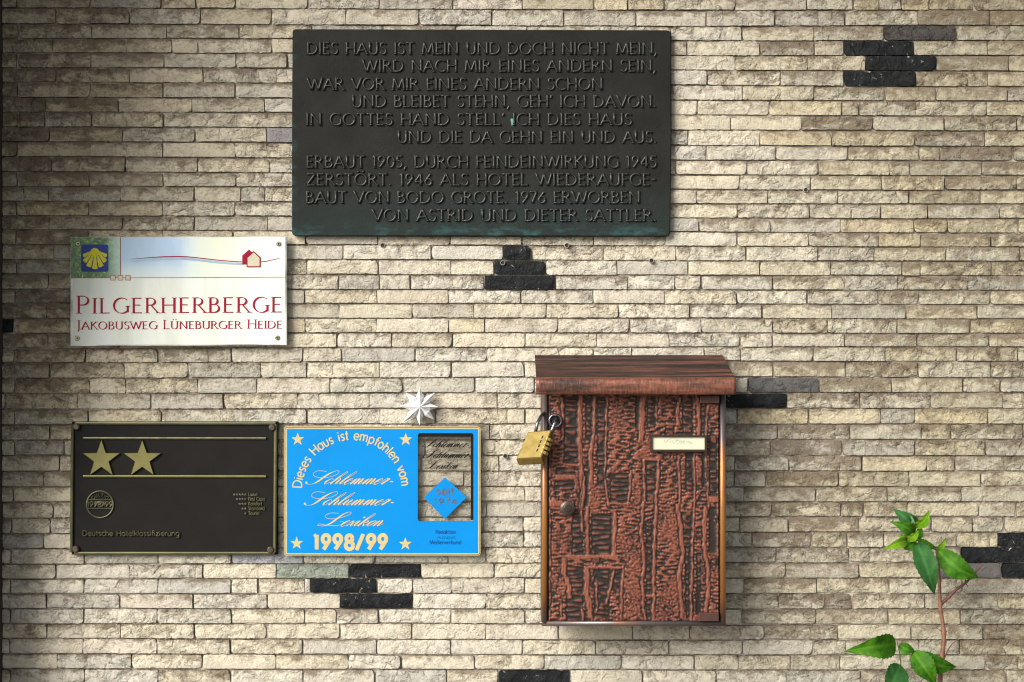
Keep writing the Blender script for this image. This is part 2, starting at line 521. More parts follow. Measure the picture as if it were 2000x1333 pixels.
M_PENCIL = simple('pencil_writing', (.34,.35,.26), .7)
M_PLUG = simple('grey_plug', (.35,.32,.27), .6)
M_STEM = simple('bark_stem', (.24,.105,.05), .6, 0, .25, 130, .6, 400, .0008, col2=(.10,.045,.03))
M_TWIG = simple('red_twig', (.15,.035,.03), .55, 0, .3, 120, .5, 400, .0006)
M_PETI = simple('green_petiole', (.10,.16,.03), .5, 0, .2)
M_LEAFD = leaf_material('dark_green_leaf', (.014,.072,.003), (.058,.165,.009))
M_LEAFB = leaf_material('blue_green_leaf', (.016,.072,.017), (.038,.125,.030))
M_LEAFL = leaf_material('young_leaf', (.07,.19,.006), (.16,.31,.014))
M_LEAFP = leaf_material('pale_leaf', (.12,.22,.10), (.20,.32,.15))
M_SHADE_PIER = simple('shade_pier_brown', (.045,.032,.022), .9, 0, .3, 12, .5, 120, .002)
M_GROUND = simple('paving', (.30,.28,.25), .9, 0, .2, 6, .4, 60, .002)
M_SHADE_ROOF = simple('shade_roof_boards', (.20,.13,.08), .8, 0, .25, 10)

# ------------------------------------------------------------------ ground, plus tapered block and canopy added to shade the wall's left and top
g = MB(); g.box(-400, 400, -400, 400, -0.3, 0.0)
g.obj('ground', M_GROUND, kind='structure')
shade_pier = MB(); xi = P(5, 0)[0]
sec = [(.30, 0), (.30, 2.9), (-.50, 2.9), (-.46, 2.15), (-.12, 1.15), (-.10, 0)]  # section tapered so its shade weakens lower on the wall
shade_pier.add([(x, y, z) for x in (-1.34, xi) for y, z in sec], [(0,1,2,3,4,5), (11,10,9,8,7,6)] + [(k, 6+k, 6+(k+1) % 6, (k+1) % 6) for k in range(6)])
shade_pier.obj('shade_pier', M_SHADE_PIER, label='dark brown tapered block added at the left edge to shade the stone wall', cat='shade_pier')
rf = MB(); rf.box(-1.9, 2.2, -.50, .30, 2.62, 2.74)  # added for the shade it casts on the top courses
rf.obj('shade_roof', M_SHADE_ROOF, label='shallow boarded canopy added out of view to shade the top of the stone wall', cat='shade_canopy')

# ------------------------------------------------------------------ the stone wall
BA = [16,47,75.5,104,132.5,161.5,190.5,219.5,248.5,277.5,307,336.5,365,393.5,422,450,478,506.5,535.5,565,593,622.5,651,681,709,739,769,800,830,860,890,920.5,951,981,1012.5,1042.5,1072,1102,1131,1160,1189,1219,1247.5,1277.5,1307,1337]
BB = [18,49.5,76,104,134,163,192.5,220.5,250,280,310,339,366,395,423.5,452,479,507.5,537,566,593.5,622,650.5,679,707,738,768,798.5,828.5,859,890,920.5,950,980,1010,1039,1070,1101,1129.5,1159.5,1190,1218,1249.5,1279.5,1307.5,1337]
BC = [20.5,52,80.5,109,137.5,167,196,225,254.5,285,313,342,370.5,398.5,426,453.5,481,510,538,567,594,622,650.5,678.5,705.5,736,768,798.5,829,859,890,921,951.5,980.5,1009.5,1039,1069,1099.5,1129.5,1160,1190,1220.5,1250,1279.5,1309,1338]
BD = [20,50,79.5,109,139,169.5,197.5,227,256,286,314,343,372,399,427.5,455.5,483,510.5,539,567.5,595.5,623,652,678,706.5,738,767,798,828.5,859,891,920.5,950.5,980.5,1009.5,1040,1069.5,1099.5,1129.5,1160,1190,1220,1249.5,1279.5,1309,1338]
for b_ in (BA, BB, BC, BD):
    b_.insert(0, b_[0]-30)
    for k in range(6): b_.insert(0, b_[0]-29.3)
    for k in range(6): b_.append(b_[-1]+29.3)
ROW0 = 6   # index offset of photo row 0
def bound(i, x):
    return float(np.interp(x, [200, 750, 1380, 1780], [BA[i], BB[i], BC[i], BD[i]]))

JT = [
 [32,176,315,382,460,601,884,1020,1159,1226,1297,1436,1575,1667,1718,1760,1815,1904],
 [108,176,253,392,675,818,960,1101,1242,1379,1514,1651,1793,1934],
 [37,179,325,467,608,749,890,1030,1171,1310,1449,1590,1727,1869],
 [101,246,336,387,530,671,812,1202,1342,1484,1591,1648,1785,1928],
 [34,178,320,460,562,1295,1436,1577,1690,1829,1970],
 [109,253,397,539,1240,1382,1524,1648,1789,1929],
 [34,176,318,459,600,1310,1450,1590,1730,1829,1969],
 [88,231,374,516,1220,1362,1502,1645,1678,1788,1927],
 [34,88,179,320,462,601,1286,1427,1566,1705,1845,1986],
 [96,239,381,520,1206,1344,1484,1625,1787,1924],
 [33,176,318,459,521,1240,1379,1516,1657,1795,1837,1979],
 [101,244,386,526,1320,1459,1599,1737,1777,1918],
 [32,174,318,461,600,1304,1444,1583,1722,1845,1986],
 [46,94,236,379,470,517,1221,1360,1500,1637,1776,1915],
 [32,173,317,458,598,1300,1440,1581,1720,1812,1953],
 [96,239,380,522,1228,1366,1504,1643,1785,1851,1990],
 [31,172,318,456,596,738,879,1020,1159,1300,1440,1579,1716,1798,1936],
 [104,245,386,530,670,842,984,1039,1180,1320,1458,1598,1707,1848,1990],
 [32,173,314,455,599,739,880,965,1066,1205,1344,1484,1623,1762,1797,1936],
 [95,236,378,520,661,741,802,945,1085,1225,1317,1370,1509,1649,1753,1891],
 [29,170,312,454,595,736,875,1017,1158,1298,1439,1577,1716,1795,1934],
 [91,232,373,514,662,805,925,1067,1208,1347,1489,1625,1770,1909],
 [26,168,310,451,595,735,876,947,1089,1230,1369,1509,1616,1753,1895],
 [93,234,378,520,658,765,884,1026,1165,1307,1446,1509,1650,1791,1932],
 [27,167,309,451,592,668,811,951,1092,1160,1234,1376,1446,1588,1729,1869,1989],
 [98,242,367,509,599,741,882,1024,1165,1306,1400,1511,1652,1794,1936],
 [29,174,245,386,501,644,787,928,1044,1180,1322,1462,1600,1741,1882,1954],
 [9,151,295,437,580,721,830,971,1112,1250,1415,1537,1679,1819,1960],
 [29,172,315,457,600,742,850,990,1026,1165,1306,1440,1580,1721,1787,1929],
 [98,240,382,524,665,806,956,1095,1236,1379,1519,1660,1800,1858,1999],
 [29,125,267,408,550,690,830,942,1080,1220,1360,1505,1646,1787,1925],
 [116,258,400,541,682,823,974,1115,1256,1435,1541,1684,1810,1866,1962],
 [85,226,367,508,650,790,906,1060,1200,1340,1434,1497,1639,1775,1917],
 [26,168,310,450,592,733,874,1025,1167,1308,1453,1594,1733,1877],
 [104,245,386,528,670,811,950,1090,1231,1372,1507,1643,1687,1771,1912,1985],
 [23,98,240,381,522,663,804,944,1022,1163,1304,1445,1540,1678,1819,1900,1962],
 [85,226,367,508,650,791,932,1022,1163,1304,1470,1586,1655,1726,1869,1948],
 [22,165,309,452,593,734,875,949,1090,1231,1372,1516,1658,1800,1878,2020],
 [109,253,396,539,682,822,965,1106,1247,1395,1535,1678,1823,1957],
 [20,163,308,451,504,595,606,737,806,881,1025,1166,1307,1453,1595,1737,1880],
 [90,234,378,522,664,806,949,1090,1231,1372,1521,1610,1665,1807,1950],
 [20,164,306,451,595,657,739,881,1026,1167,1308,1449,1594,1735,1876],
 [91,235,380,521,664,805,948,1090,1236,1347,1492,1636,1779,1920],
 [18,162,306,450,592,736,879,1020,1163,1305,1450,1590,1652,1795,1874],
 [111,256,396,539,680,784,927,1063,1214,1356,1442,1641,1783,1926,1989],
 [21,165,308,451,592,733,974,1113,1256,1399,1539,1681,1822,1966],
]
XL, XR = -8, 2260
rows = {}
for r, js in enumerate(JT):
    full = [XL]
    for j in js + [XR]:
        while j - full[-1] > 178:
            gap = j - full[-1]
            full.append(full[-1] + (141 + random.uniform(-3, 3) if gap > 240 else gap*random.uniform(.45, .55)))
        full.append(j)
    rows[r] = full
for r in list(range(-6, 0)) + list(range(46, 52)):
    x = XL; full = [x]; x += random.uniform(40, 140)
    while x < XR: full.append(x); x += 141 + random.uniform(-4, 4)
    full.append(XR); rows[r] = full

BLACK = {(3,1700),(4,1750),(5,1700),(17,1010),(18,1010),(19,1010),(22,10),(27,1480),(36,1980),(37,1930),(38,1990),(38,750),(39,660),(40,730),(45,1040)}
GREY = {(2,1800):(.060,.055,.053),(26,1530):(.085,.085,.083),(38,1890):(.11,.105,.10),(38,600):(.22,.25,.21),(9,545):(.24,.228,.235),(37,500):(.33,.34,.36)}
YEL = {(0,1090):1.2,(0,1200):1.2,(0,1260):.8,(9,1550):1.2,(9,1700):1.,(15,1700):1.0,(15,1820):1.2,(16,1750):1.0,(22,1940):1.,(22,2060):.8,(6,250):1.2,(14,100):1.2,
       (22,570):1.2,(22,910):1.1,(20,650):.6,(20,800):.5,(28,1500):1.6,(28,1650):.8,(28,1850):.9,(32,1570):1.1,(32,1700):1.0,(31,1750):.7,(24,1800):.8,(25,1720):.6,(29,1830):1.,(7,1550):.7,(8,1600):.6,
       (21,900):.2,(27,90):.7,(26,100):.4,(1,440):.6,(0,420):.5,(0,1700):.6,(0,1780):.8,(0,1860):.8,(1,1860):.3,(3,360):.5,(8,500):.3,(7,260):.6,(29,1550):.4,(30,1860):.9,(21,300):.2,(9,580):.6,(13,1900):.6,(12,1800):.7,(35,1600):.3}
GRY2 = {(15,1570):.35,(30,1580):.5,(30,1720):.4,(16,1650):.25,(14,1880):.3,(6,1985):.35,(1,1580):.3,(1,460):.2,(6,400):.25,(1,1440):.25,(1,320):.3,(19,2000):.2,(27,1750):.2,(23,1700):.2,
        (26,1920):.2,(26,1990):.25,(30,1960):.25,(9,1850):.3,(9,1260):.2,(27,640):.2,(24,740):.3,(25,560):.25,(8,1800):.0,(19,760):.25,(20,500):.3,(21,600):.25,(27,250):.25,(22,1400):.0,(10,1580):.25,(21,1940):.3,(19,1700):.3,(17,1900):.25,(14,1700):.15,(13,1700):.15,(32,1960):.1}

NS = 2  # mm per sample of the relief maps
HH, WW = 1000, 1250
n_big = fftnoise(HH, WW, 22, 40, 1)
n_med = fftnoise(HH, WW, 8, 14, 2, ax=1.0, ay=.8)
n_rdg = 1-np.abs(fftnoise(HH, WW, 9, 18, 3))
n_sml = fftnoise(HH, WW, 3.2, 5.5, 4)
n_gr = fftnoise(HH, WW, 90, 220, 5)
def samp(A, x, z):
    u = (x/NS) % WW; v = (z/NS) % HH
    i0 = np.floor(v).astype(int) % HH; j0 = np.floor(u).astype(int) % WW
    i1 = (i0+1) % HH; j1 = (j0+1) % WW; fu = u-np.floor(u); fv = v-np.floor(v)
    return (A[i0,j0]*(1-fu)+A[i0,j1]*fu)*(1-fv)+(A[i1,j0]*(1-fu)+A[i1,j1]*fu)*fv

def stone(mb, r, x0, x1, tint, grime_shade, extra=0.0, black=False):
    i = r + ROW0
    gp = 1.35 + random.uniform(-.3, .7); gv = random.choice([.5, .8, 1.2, 1.5, 1.8, 2.6])
    gv2 = random.choice([.5, .8, 1.0, 1.3])
    xa, xb = x0 + gv2, x1 - gv
    nx = max(3, int(round((xb-xa)/5.0))); nz = 5
    if r < 0 or r > 45 or x0 > 2030: nx = max(2, nx//4); nz = 2
    u = np.linspace(0, 1, nx+1); v = np.linspace(0, 1, nz+1)
    xs = xa + (xb-xa)*u
    top = np.array([bound(i, x) for x in xs]) + gp*.9 + random.uniform(-.3, .7)
    bot = np.array([bound(i+1, x) for x in xs]) - gp*.75 - random.uniform(-.2, .7)
    ph = random.uniform(0, 1000)
    top = top + samp(n_sml, xs*1.0+ph, xs*0+ph)*.42; bot = bot + samp(n_sml, xs+ph, xs*0+ph+300)*.42
    X = np.repeat(xs[None, :], nz+1, 0)
    Y = bot[None, :] + (top-bot)[None, :]*v[:, None]      # row 0 = bottom edge
    for a_, c_, sx_, sy_ in ((0, 0, 1, -1), (0, nx, -1, -1), (nz, 0, 1, 1), (nz, nx, -1, 1)):
        cr = random.choice([0, 0, 0, 0, .3, .6, 1.0, 1.8, 2.6]); X[a_, c_] += sx_*cr; Y[a_, c_] += sy_*cr*.8
        if cr > 2 and nz > 3: X[a_+(1 if a_ == 0 else -1), c_] += sx_*cr*.45
    sk = random.uniform(-1.2, 1.2)
    X = X + sk*(v[:, None]-.5)
    cut = random.random()
    bz = random.uniform(.15, .5)
    sx, sz = random.uniform(0, 2400), random.uniform(0, 1900)
    rel = .75*samp(n_big, X+sx, Y*1.6+sz) + .6*samp(n_med, X+sx, Y+sz) + .8*np.minimum(samp(n_rdg, X+sx, Y*1.2+sz), 1.) + .25*samp(n_sml, X+sx, Y+sz)
    rough_ = random.choice([.25, .5, .7, .9, 1.05, 1.25])
    rel = np.clip(rel, -2.6, 2.4)*(.45+.6*rough_)
    U = np.abs(u*2-1)[None, :]; V = np.abs(v*2-1)[:, None]
    edge = np.maximum(np.clip((U-.93)/.07, 0, 1)*.8, np.clip((V-.75)/.25, 0, 1)*.5)
    off = random.gauss(0, 1.2) + extra
    dep = (off + rel*(1-.45*edge) - 1.5*edge + random.uniform(-.9, .9)*(u[None, :]-.5)*2)
    if cut < .22:                                          # a chipped end
        s_ = 1 if cut < .11 else -1; c0 = random.uniform(.70, .9)
        uu = u if s_ > 0 else 1-u
        dep = dep - np.clip((uu[None, :] + .08*np.sin(v[:, None]*5+cut*99) - c0)/(1-c0), 0, 1)*random.uniform(2, 4.5)
    dep = np.clip(dep, -3.8, 5.5)
    verts = []
    for a in range(nz+1):
        for c in range(nx+1):
            verts.append(((X[a,c]-1000)/1000, -dep[a,c]/1000, ZC-(Y[a,c]-666.5)/1000))
    n0 = len(verts); F = []
    for a in range(nz):
        for c in range(nx):
            q = a*(nx+1)+c; F.append((q, q+1, q+nx+2, q+nx+1))
    ring = [c for c in range(nx+1)] + [a*(nx+1)+nx for a in range(1, nz+1)] + [nz*(nx+1)+c for c in range(nx-1, -1, -1)] + [a*(nx+1) for a in range(nz-1, 0, -1)]
    for q in ring: verts.append(verts[q])                   # separate rim so the arris stays crisp
    m1 = len(ring)
    for q in ring: verts.append((verts[q][0], .0115, verts[q][2]))
    for k in range(m1):
        k2 = (k+1) % m1
        F.append((n0+k2, n0+k, n0+m1+k, n0+m1+k2))
    mb.add(verts, F)
    gz = grime_shade + .52*(v[:, None]**2.0) + .0*u[None, :]
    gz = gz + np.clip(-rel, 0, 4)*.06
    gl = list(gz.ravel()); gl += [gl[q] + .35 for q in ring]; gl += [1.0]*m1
    mb.a.setdefault('rough', ('FLOAT', []))[1].extend([rough_]*(n0+2*m1))
    tv = [(*tint, 1.0)]*(n0+2*m1)
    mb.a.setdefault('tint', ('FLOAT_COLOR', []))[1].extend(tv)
    mb.a.setdefault('grime_shade', ('FLOAT', []))[1].extend(gl)

OCC = [(571,57,1311,462),(138,462,560,676),(139,823,542,1084),(548,828,950,1101),(1045,694,1437,772),(1058,770,1418,1225)]
def vis(x0, x1, y0, y1):
    a, b = max(x0, 0), min(x1, 2000); c, d_ = max(y0, 0), min(y1, 1333)
    if b <= a or d_ <= c: return 0
    cx = np.linspace(a+.5, b-.5, 24); cy = np.linspace(c+.5, d_-.5, 6)
    gx, gy = np.meshgrid(cx, cy); ok = np.ones(gx.shape, bool)
    for o in OCC: ok &= ~((gx > o[0]) & (gx < o[2]) & (gy > o[1]) & (gy < o[3]))
    return ok.mean()*(b-a)*(d_-c)

wall = empty('stone_wall', (0, .02, 0), 'cream split stone strip wall with scattered black stones behind all the signs', 'wall')
mm = MB()
gx = np.arange(-1.008, 1.262, .012); gz_ = np.arange(.60, 2.30, .012)
for z in gz_:
    for x in gx:
        h = 6.6 + 1.2*float(samp(n_big, np.array(x*1000+500), np.array(z*1000))) + .8*float(samp(n_sml, np.array(x*1000), np.array(z*1000)))
        mm.v.append((x, max(4.2, min(9, h))/1000, z))
nxg = len(gx)
for a in range(len(gz_)-1):
    for c in range(nxg-1):
        q = a*nxg+c; mm.f.append((q, q+1, q+nxg+1, q+nxg))
mm.obj('mortar_bed', M_MORTAR, wall, smooth=True)
cb = MB(); cb.box(-1.34, 2.2, .012, .30, 0, 2.62)
cb.obj('wall_core', M_MORTAR, wall)

allst = []
for r, js in rows.items():
    for a, b in zip(js[:-1], js[1:]):
        if b-a < 6: continue
        cy = (bound(r+ROW0, (a+b)/2)+bound(r+ROW0+1, (a+b)/2))/2
        allst.append([r, a, b, vis(a, b, cy-14, cy+14), cy])
def find(dic, r, a, b):
    for (rr, x) in dic:
        if rr == r and a <= x < b: return (rr, x)
    return None
for s_ in allst:
    s_.append('black' if find(BLACK, s_[0], s_[1], s_[2]) else ('grey' if find(GREY, s_[0], s_[1], s_[2]) else ''))
spec = [s_ for s_ in allst if s_[5] and s_[3] > 0]
rest = sorted([s_ for s_ in allst if not s_[5]], key=lambda s_: -s_[3])
keep = spec + rest[:300-len(spec)]; bulk = rest[300-len(spec):] + [s_ for s_ in allst if s_[5] and s_[3] <= 0]
LABG = {(38,600): 'pale green grey stone', (9,545): 'lilac grey stone', (37,500): 'pale grey stone'}
def style(s_):
    r, a, b, vv, cy, kd = s_
    cx = (a+b)/2
    q = random.random()
    base = np.array([.60,.535,.43])
    if q < .22: base = np.array([.61,.54,.42])
    elif q < .50: base = np.array([.585,.535,.45])
    elif q < .62: base = np.array([.55,.51,.44])
    elif q < .70: base = np.array([.60,.53,.44])
    base = base*random.uniform(.77, .88)
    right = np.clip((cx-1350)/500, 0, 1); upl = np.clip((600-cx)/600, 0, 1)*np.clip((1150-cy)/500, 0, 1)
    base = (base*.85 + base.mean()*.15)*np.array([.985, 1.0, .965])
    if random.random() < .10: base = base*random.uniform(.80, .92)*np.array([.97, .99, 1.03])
    base = base*(1-.26*right-.10*right*np.clip((500-cy)/500, 0, 1)-.16*upl)*np.array([1, 1-.00*right-.02*upl, 1-.07*right-.12*upl])  # painted light: dims and yellows to the right, darker warm shade upper left
    grime_shade = .02 + .34*right*np.clip((1500-cy)/900, .55, 1) + .42*upl + .12*max(0, float(samp(n_gr, np.array(cx), np.array(cy)))) + random.gauss(0, .10)  # dirt, with painted light falloff to the right and upper-left shade mixed in
    if 1420 < cx < 1700 and 700 < cy < 1250: grime_shade += .25
    if 560 < cx < 1400 and cy > 500: grime_shade -= .12
    k = find(YEL, r, a, b)
    if k: 
        y = YEL[k]*.6; base = base*np.array([1.02, 1-.03*y, 1-.17*y])
    k = find(GRY2, r, a, b)
    if k: 
        y = GRY2[k]; base = (base*(1-1.0*y)+np.array([.34,.34,.325])*1.0*y)*(1-.25*y)
    k = find(GREY, r, a, b)
    if k: base = np.array(GREY[k]); grime_shade = -.2
    return tuple(float(x) for x in np.clip(base, 0, .8)), float(max(-.2, grime_shade))
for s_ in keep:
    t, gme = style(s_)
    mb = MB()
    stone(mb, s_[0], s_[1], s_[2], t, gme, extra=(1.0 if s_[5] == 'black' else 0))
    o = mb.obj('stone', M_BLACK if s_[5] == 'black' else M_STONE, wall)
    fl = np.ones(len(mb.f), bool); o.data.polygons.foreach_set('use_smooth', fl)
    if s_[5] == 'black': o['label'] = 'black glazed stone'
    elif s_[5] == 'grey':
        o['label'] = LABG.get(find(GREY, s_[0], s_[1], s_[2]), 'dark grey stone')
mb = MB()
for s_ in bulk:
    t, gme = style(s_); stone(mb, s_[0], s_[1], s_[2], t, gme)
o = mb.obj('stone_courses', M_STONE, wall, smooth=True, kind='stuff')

# empty wall plugs left in the joints
PL = [((748,480), 'small empty wall plug under the big plaque, left of the black stone steps'),
      ((1107,480), 'small empty wall plug under the right half of the big plaque'),
      ((1272,510), 'empty drill hole plug below the lower right corner of the big plaque'),
      ((982,514), 'dark plug hole beside the topmost of the stepped black stones'),
      ((987,891), 'dark empty plug hole between the blue sign and the padlock'),
      ((1573,372), 'lone empty wall plug on the right part of the wall, right of the big plaque')]
for (px, py), lb in PL:
    t = empty('wall_plug', P(px, py, .004), lb, 'wall plug', 'empty plugs left in the wall')
    c = P(px, py, .0); n = 18
    ring = MB()
    vs = []
    for rr, y in ((.0048, .004), (.0048, -.0050), (.0043, -.0056), (.0037, -.0048), (.0037, .006)):
        for k in range(n):
            a = 2*math.pi*k/n; vs.append((c[0]+rr*math.cos(a), y, c[2]+rr*math.sin(a)))
    ring.add(vs, [(j*n+k, j*n+(k+1) % n, (j+1)*n+(k+1) % n, (j+1)*n+k) for j in range(4) for k in range(n)])
    ring.obj('sleeve', M_PLUG, t, smooth=True)
    h = MB(); h.disc(c, .0037, .006, -.0040, 14); h.obj('hole', M_DARK, t)

# ------------------------------------------------------------------ lettering (strokes)
def arc(cx, cy, rx, ry, a0, a1, n=12):
    return [(cx+rx*math.cos(R(a0+(a1-a0)*k/n)), cy+ry*math.sin(R(a0+(a1-a0)*k/n))) for k in range(n+1)]
def st(*p): return list(p)
G = {}
def gl(ch, adv, strokes, serif=()): G[ch] = (adv, strokes, serif)
gl('A', .80, [st((.03,0),(.40,1)), st((.39,1),(.77,0)), st((.16,.34),(.64,.34))], [(.03,0),(.77,0)])
gl('B', .62, [st((.1,0),(.1,1)), [(.1,.98),(.28,.98)]+arc(.28,.76,.19,.22,90,-90)+[(.1,.54)], [(.1,.54),(.3,.54)]+arc(.3,.28,.25,.26,90,-90)+[(.1,.02)]], [(.1,0),(.1,1)])
gl('C', .78, [arc(.47,.5,.41,.5,48,312,20)])
gl('D', .82, [st((.1,0),(.1,1)), [(.1,.98),(.32,.98)]+arc(.32,.5,.42,.48,90,-90,16)+[(.1,.02)]], [(.1,0),(.1,1)])
gl('E', .56, [st((.1,0),(.1,1)), st((.1,.98),(.50,.98)), st((.1,.53),(.44,.53)), st((.1,.02),(.52,.02))], [(.1,0),(.1,1)])
gl('F', .52, [st((.1,0),(.1,1)), st((.1,.98),(.48,.98)), st((.1,.53),(.42,.53))], [(.1,0),(.1,1)])
gl('G', .84, [arc(.47,.5,.41,.5,48,318,20), st((.77,.06),(.77,.44))], [(.77,.44)])
gl('H', .78, [st((.1,0),(.1,1)), st((.68,0),(.68,1)), st((.1,.52),(.68,.52))], [(.1,0),(.1,1),(.68,0),(.68,1)])
gl('I', .24, [st((.12,0),(.12,1))], [(.12,0),(.12,1)])
gl('J', .30, [[(.16,1),(.16,.1)]+arc(.02,.02,.14,.24,20,-70,6)], [(.16,1)])
gl('K', .68, [st((.1,0),(.1,1)), st((.58,1),(.12,.47)), st((.22,.58),(.66,0))], [(.1,0),(.1,1),(.58,1),(.66,0)])
gl('L', .54, [st((.1,0),(.1,1)), st((.1,.02),(.52,.02))], [(.1,0),(.1,1)])
gl('M', .94, [st((.07,0),(.16,1)), st((.16,1),(.47,.06)), st((.47,.06),(.78,1)), st((.78,1),(.87,0))], [(.07,0),(.87,0)])
gl('N', .84, [st((.11,0),(.11,1)), st((.10,1),(.72,0)), st((.72,0),(.72,1))], [(.11,0),(.72,1)])
gl('O', .90, [arc(.45,.5,.39,.49,0,360,26)])
gl('P', .58, [st((.1,0),(.1,1)), [(.1,.98),(.28,.98)]+arc(.28,.73,.24,.25,90,-90)+[(.14,.48)]], [(.1,0),(.1,1)])
gl('R', .68, [st((.1,0),(.1,1)), [(.1,.98),(.28,.98)]+arc(.28,.75,.22,.23,90,-90)+[(.1,.52)], st((.30,.52),(.66,.0))], [(.1,0),(.1,1),(.66,0)])
gl('S', .54, [[(.46,.86)]+arc(.28,.76,.19,.22,50,250,8)+arc(.27,.27,.21,.26,70,-140,10)+[(.05,.14)]])
gl('T', .64, [st((.32,0),(.32,1)), st((.02,.98),(.62,.98))], [(.32,0)])
gl('U', .76, [[(.1,1),(.1,.3)]+arc(.36,.3,.26,.3,180,270,8), [(.36,0)]+arc(.40,.3,.25,.3,270,360,8)+[(.65,1)]], [(.1,1),(.65,1)])
gl('V', .74, [st((.02,1),(.38,0)), st((.37,0),(.72,1))], [(.02,1),(.72,1)])
gl('W', 1.10, [st((.02,1),(.32,0)), st((.32,0),(.56,.95)), st((.55,.95),(.82,0)), st((.81,0),(1.08,1))], [(.02,1),(1.08,1)])
gl('Z', .66, [st((.06,.98),(.60,.98)), st((.60,.96),(.05,.04)), st((.05,.02),(.62,.02))])
gl('\u00d6', .90, G['O'][1] + [st((.28,1.16),(.28,1.25)), st((.62,1.16),(.62,1.25))])
gl('\u00dc', .76, G['U'][1] + [st((.25,1.18),(.25,1.27)), st((.52,1.18),(.52,1.27))], [(.1,1),(.65,1)])
gl('0', .62, [arc(.31,.5,.24,.48,0,360,22)])
gl('1', .34, [st((.18,0),(.18,1)), st((.04,.86),(.18,.99))], [(.18,0)])
gl('2', .56, [arc(.27,.74,.21,.24,160,-30,10)+[(.05,.02)], st((.05,.02),(.52,.02))])
gl('4', .62, [st((.44,0),(.44,1)), st((.44,1),(.04,.32)), st((.04,.30),(.60,.30))])
gl('5', .54, [st((.14,.98),(.48,.98)), [(.14,.98),(.12,.58)]+arc(.24,.30,.24,.29,110,-130,12)])
gl('6', .60, [st((.46,.98),(.12,.46)), arc(.30,.29,.22,.28,0,360,18)])
gl('7', .54, [st((.04,.98),(.50,.98)), st((.50,.98),(.18,0))])
gl('8', .60, [arc(.30,.74,.19,.23,0,360,18), arc(.30,.27,.23,.26,0,360,20)])
gl('9', .60, [st((.14,.0),(.48,.54)), arc(.30,.71,.22,.28,0,360,18)])
gl(' ', .42, []); gl('.', .24, [st((.12,0),(.12,.09))]); gl(',', .24, [st((.16,.09),(.03,-.20))])
gl("'", .22, [st((.16,1.02),(.06,.78))]); gl('-', .36, [st((.05,.47),(.31,.50))]); gl('/', .5, [st((.02,-.05),(.44,1.05))])
X_ = .68
def lo(ch, adv, strokes): G[ch] = (adv, strokes, ())
circ = arc(.30,.34,.24,.34,0,360,18)
lo('a', .64, [circ, st((.54,.68),(.54,0))]); lo('b', .62, [circ, st((.06,0),(.06,1.02))]); lo('c', .54, [arc(.30,.34,.24,.34,50,310,14)])
lo('d', .64, [circ, st((.54,0),(.54,1.02))]); lo('e', .60, [[(.07,.34),(.53,.34)], arc(.30,.34,.24,.34,0,318,16)])
lo('f', .34, [[(.36,1.0)]+arc(.28,.86,.12,.14,90,180,5)+[(.16,0)], st((.03,.64),(.33,.64))])
lo('g', .64, [circ, [(.54,.68),(.54,-.10)]+arc(.31,-.08,.23,.20,0,-140,8)])
lo('h', .58, [st((.07,0),(.07,1.02)), arc(.28,.44,.20,.24,175,0,9)+[(.48,0)]])
lo('i', .22, [st((.10,0),(.10,.68)), st((.10,.86),(.10,.97))]); lo('k', .52, [st((.07,0),(.07,1.02)), st((.44,.68),(.08,.30)), st((.20,.40),(.48,0))])
lo('l', .20, [st((.09,0),(.09,1.02))]); lo('m', .90, [st((.07,0),(.07,.68)), arc(.25,.44,.17,.24,175,0,8)+[(.42,0)], arc(.60,.44,.17,.24,175,0,8)+[(.77,0)]])
lo('n', .58, [st((.07,0),(.07,.68)), arc(.28,.44,.20,.24,175,0,9)+[(.48,0)]]); lo('o', .62, [circ])
lo('p', .64, [st((.06,-.34),(.06,.68)), circ]); lo('r', .36, [st((.07,0),(.07,.68)), arc(.26,.44,.18,.24,175,80,5)])
lo('s', .46, [[(.38,.58)]+arc(.22,.51,.14,.16,60,240,7)+arc(.21,.17,.17,.16,70,-140,8)])
lo('t', .34, [st((.15,.95),(.15,.10),(.28,.01)), st((.02,.66),(.30,.66))]); lo('u', .58, [[(.07,.68),(.07,.24)]+arc(.27,.24,.20,.24,180,360,10)+[(.47,.68)]])
lo('v', .50, [st((.03,.68),(.25,0)), st((.25,0),(.47,.68))]); lo('x', .50, [st((.04,.68),(.46,0)), st((.46,.68),(.04,0))])
lo('z', .50, [st((.05,.66),(.44,.66)), st((.44,.66),(.05,.02)), st((.05,.02),(.46,.02))])

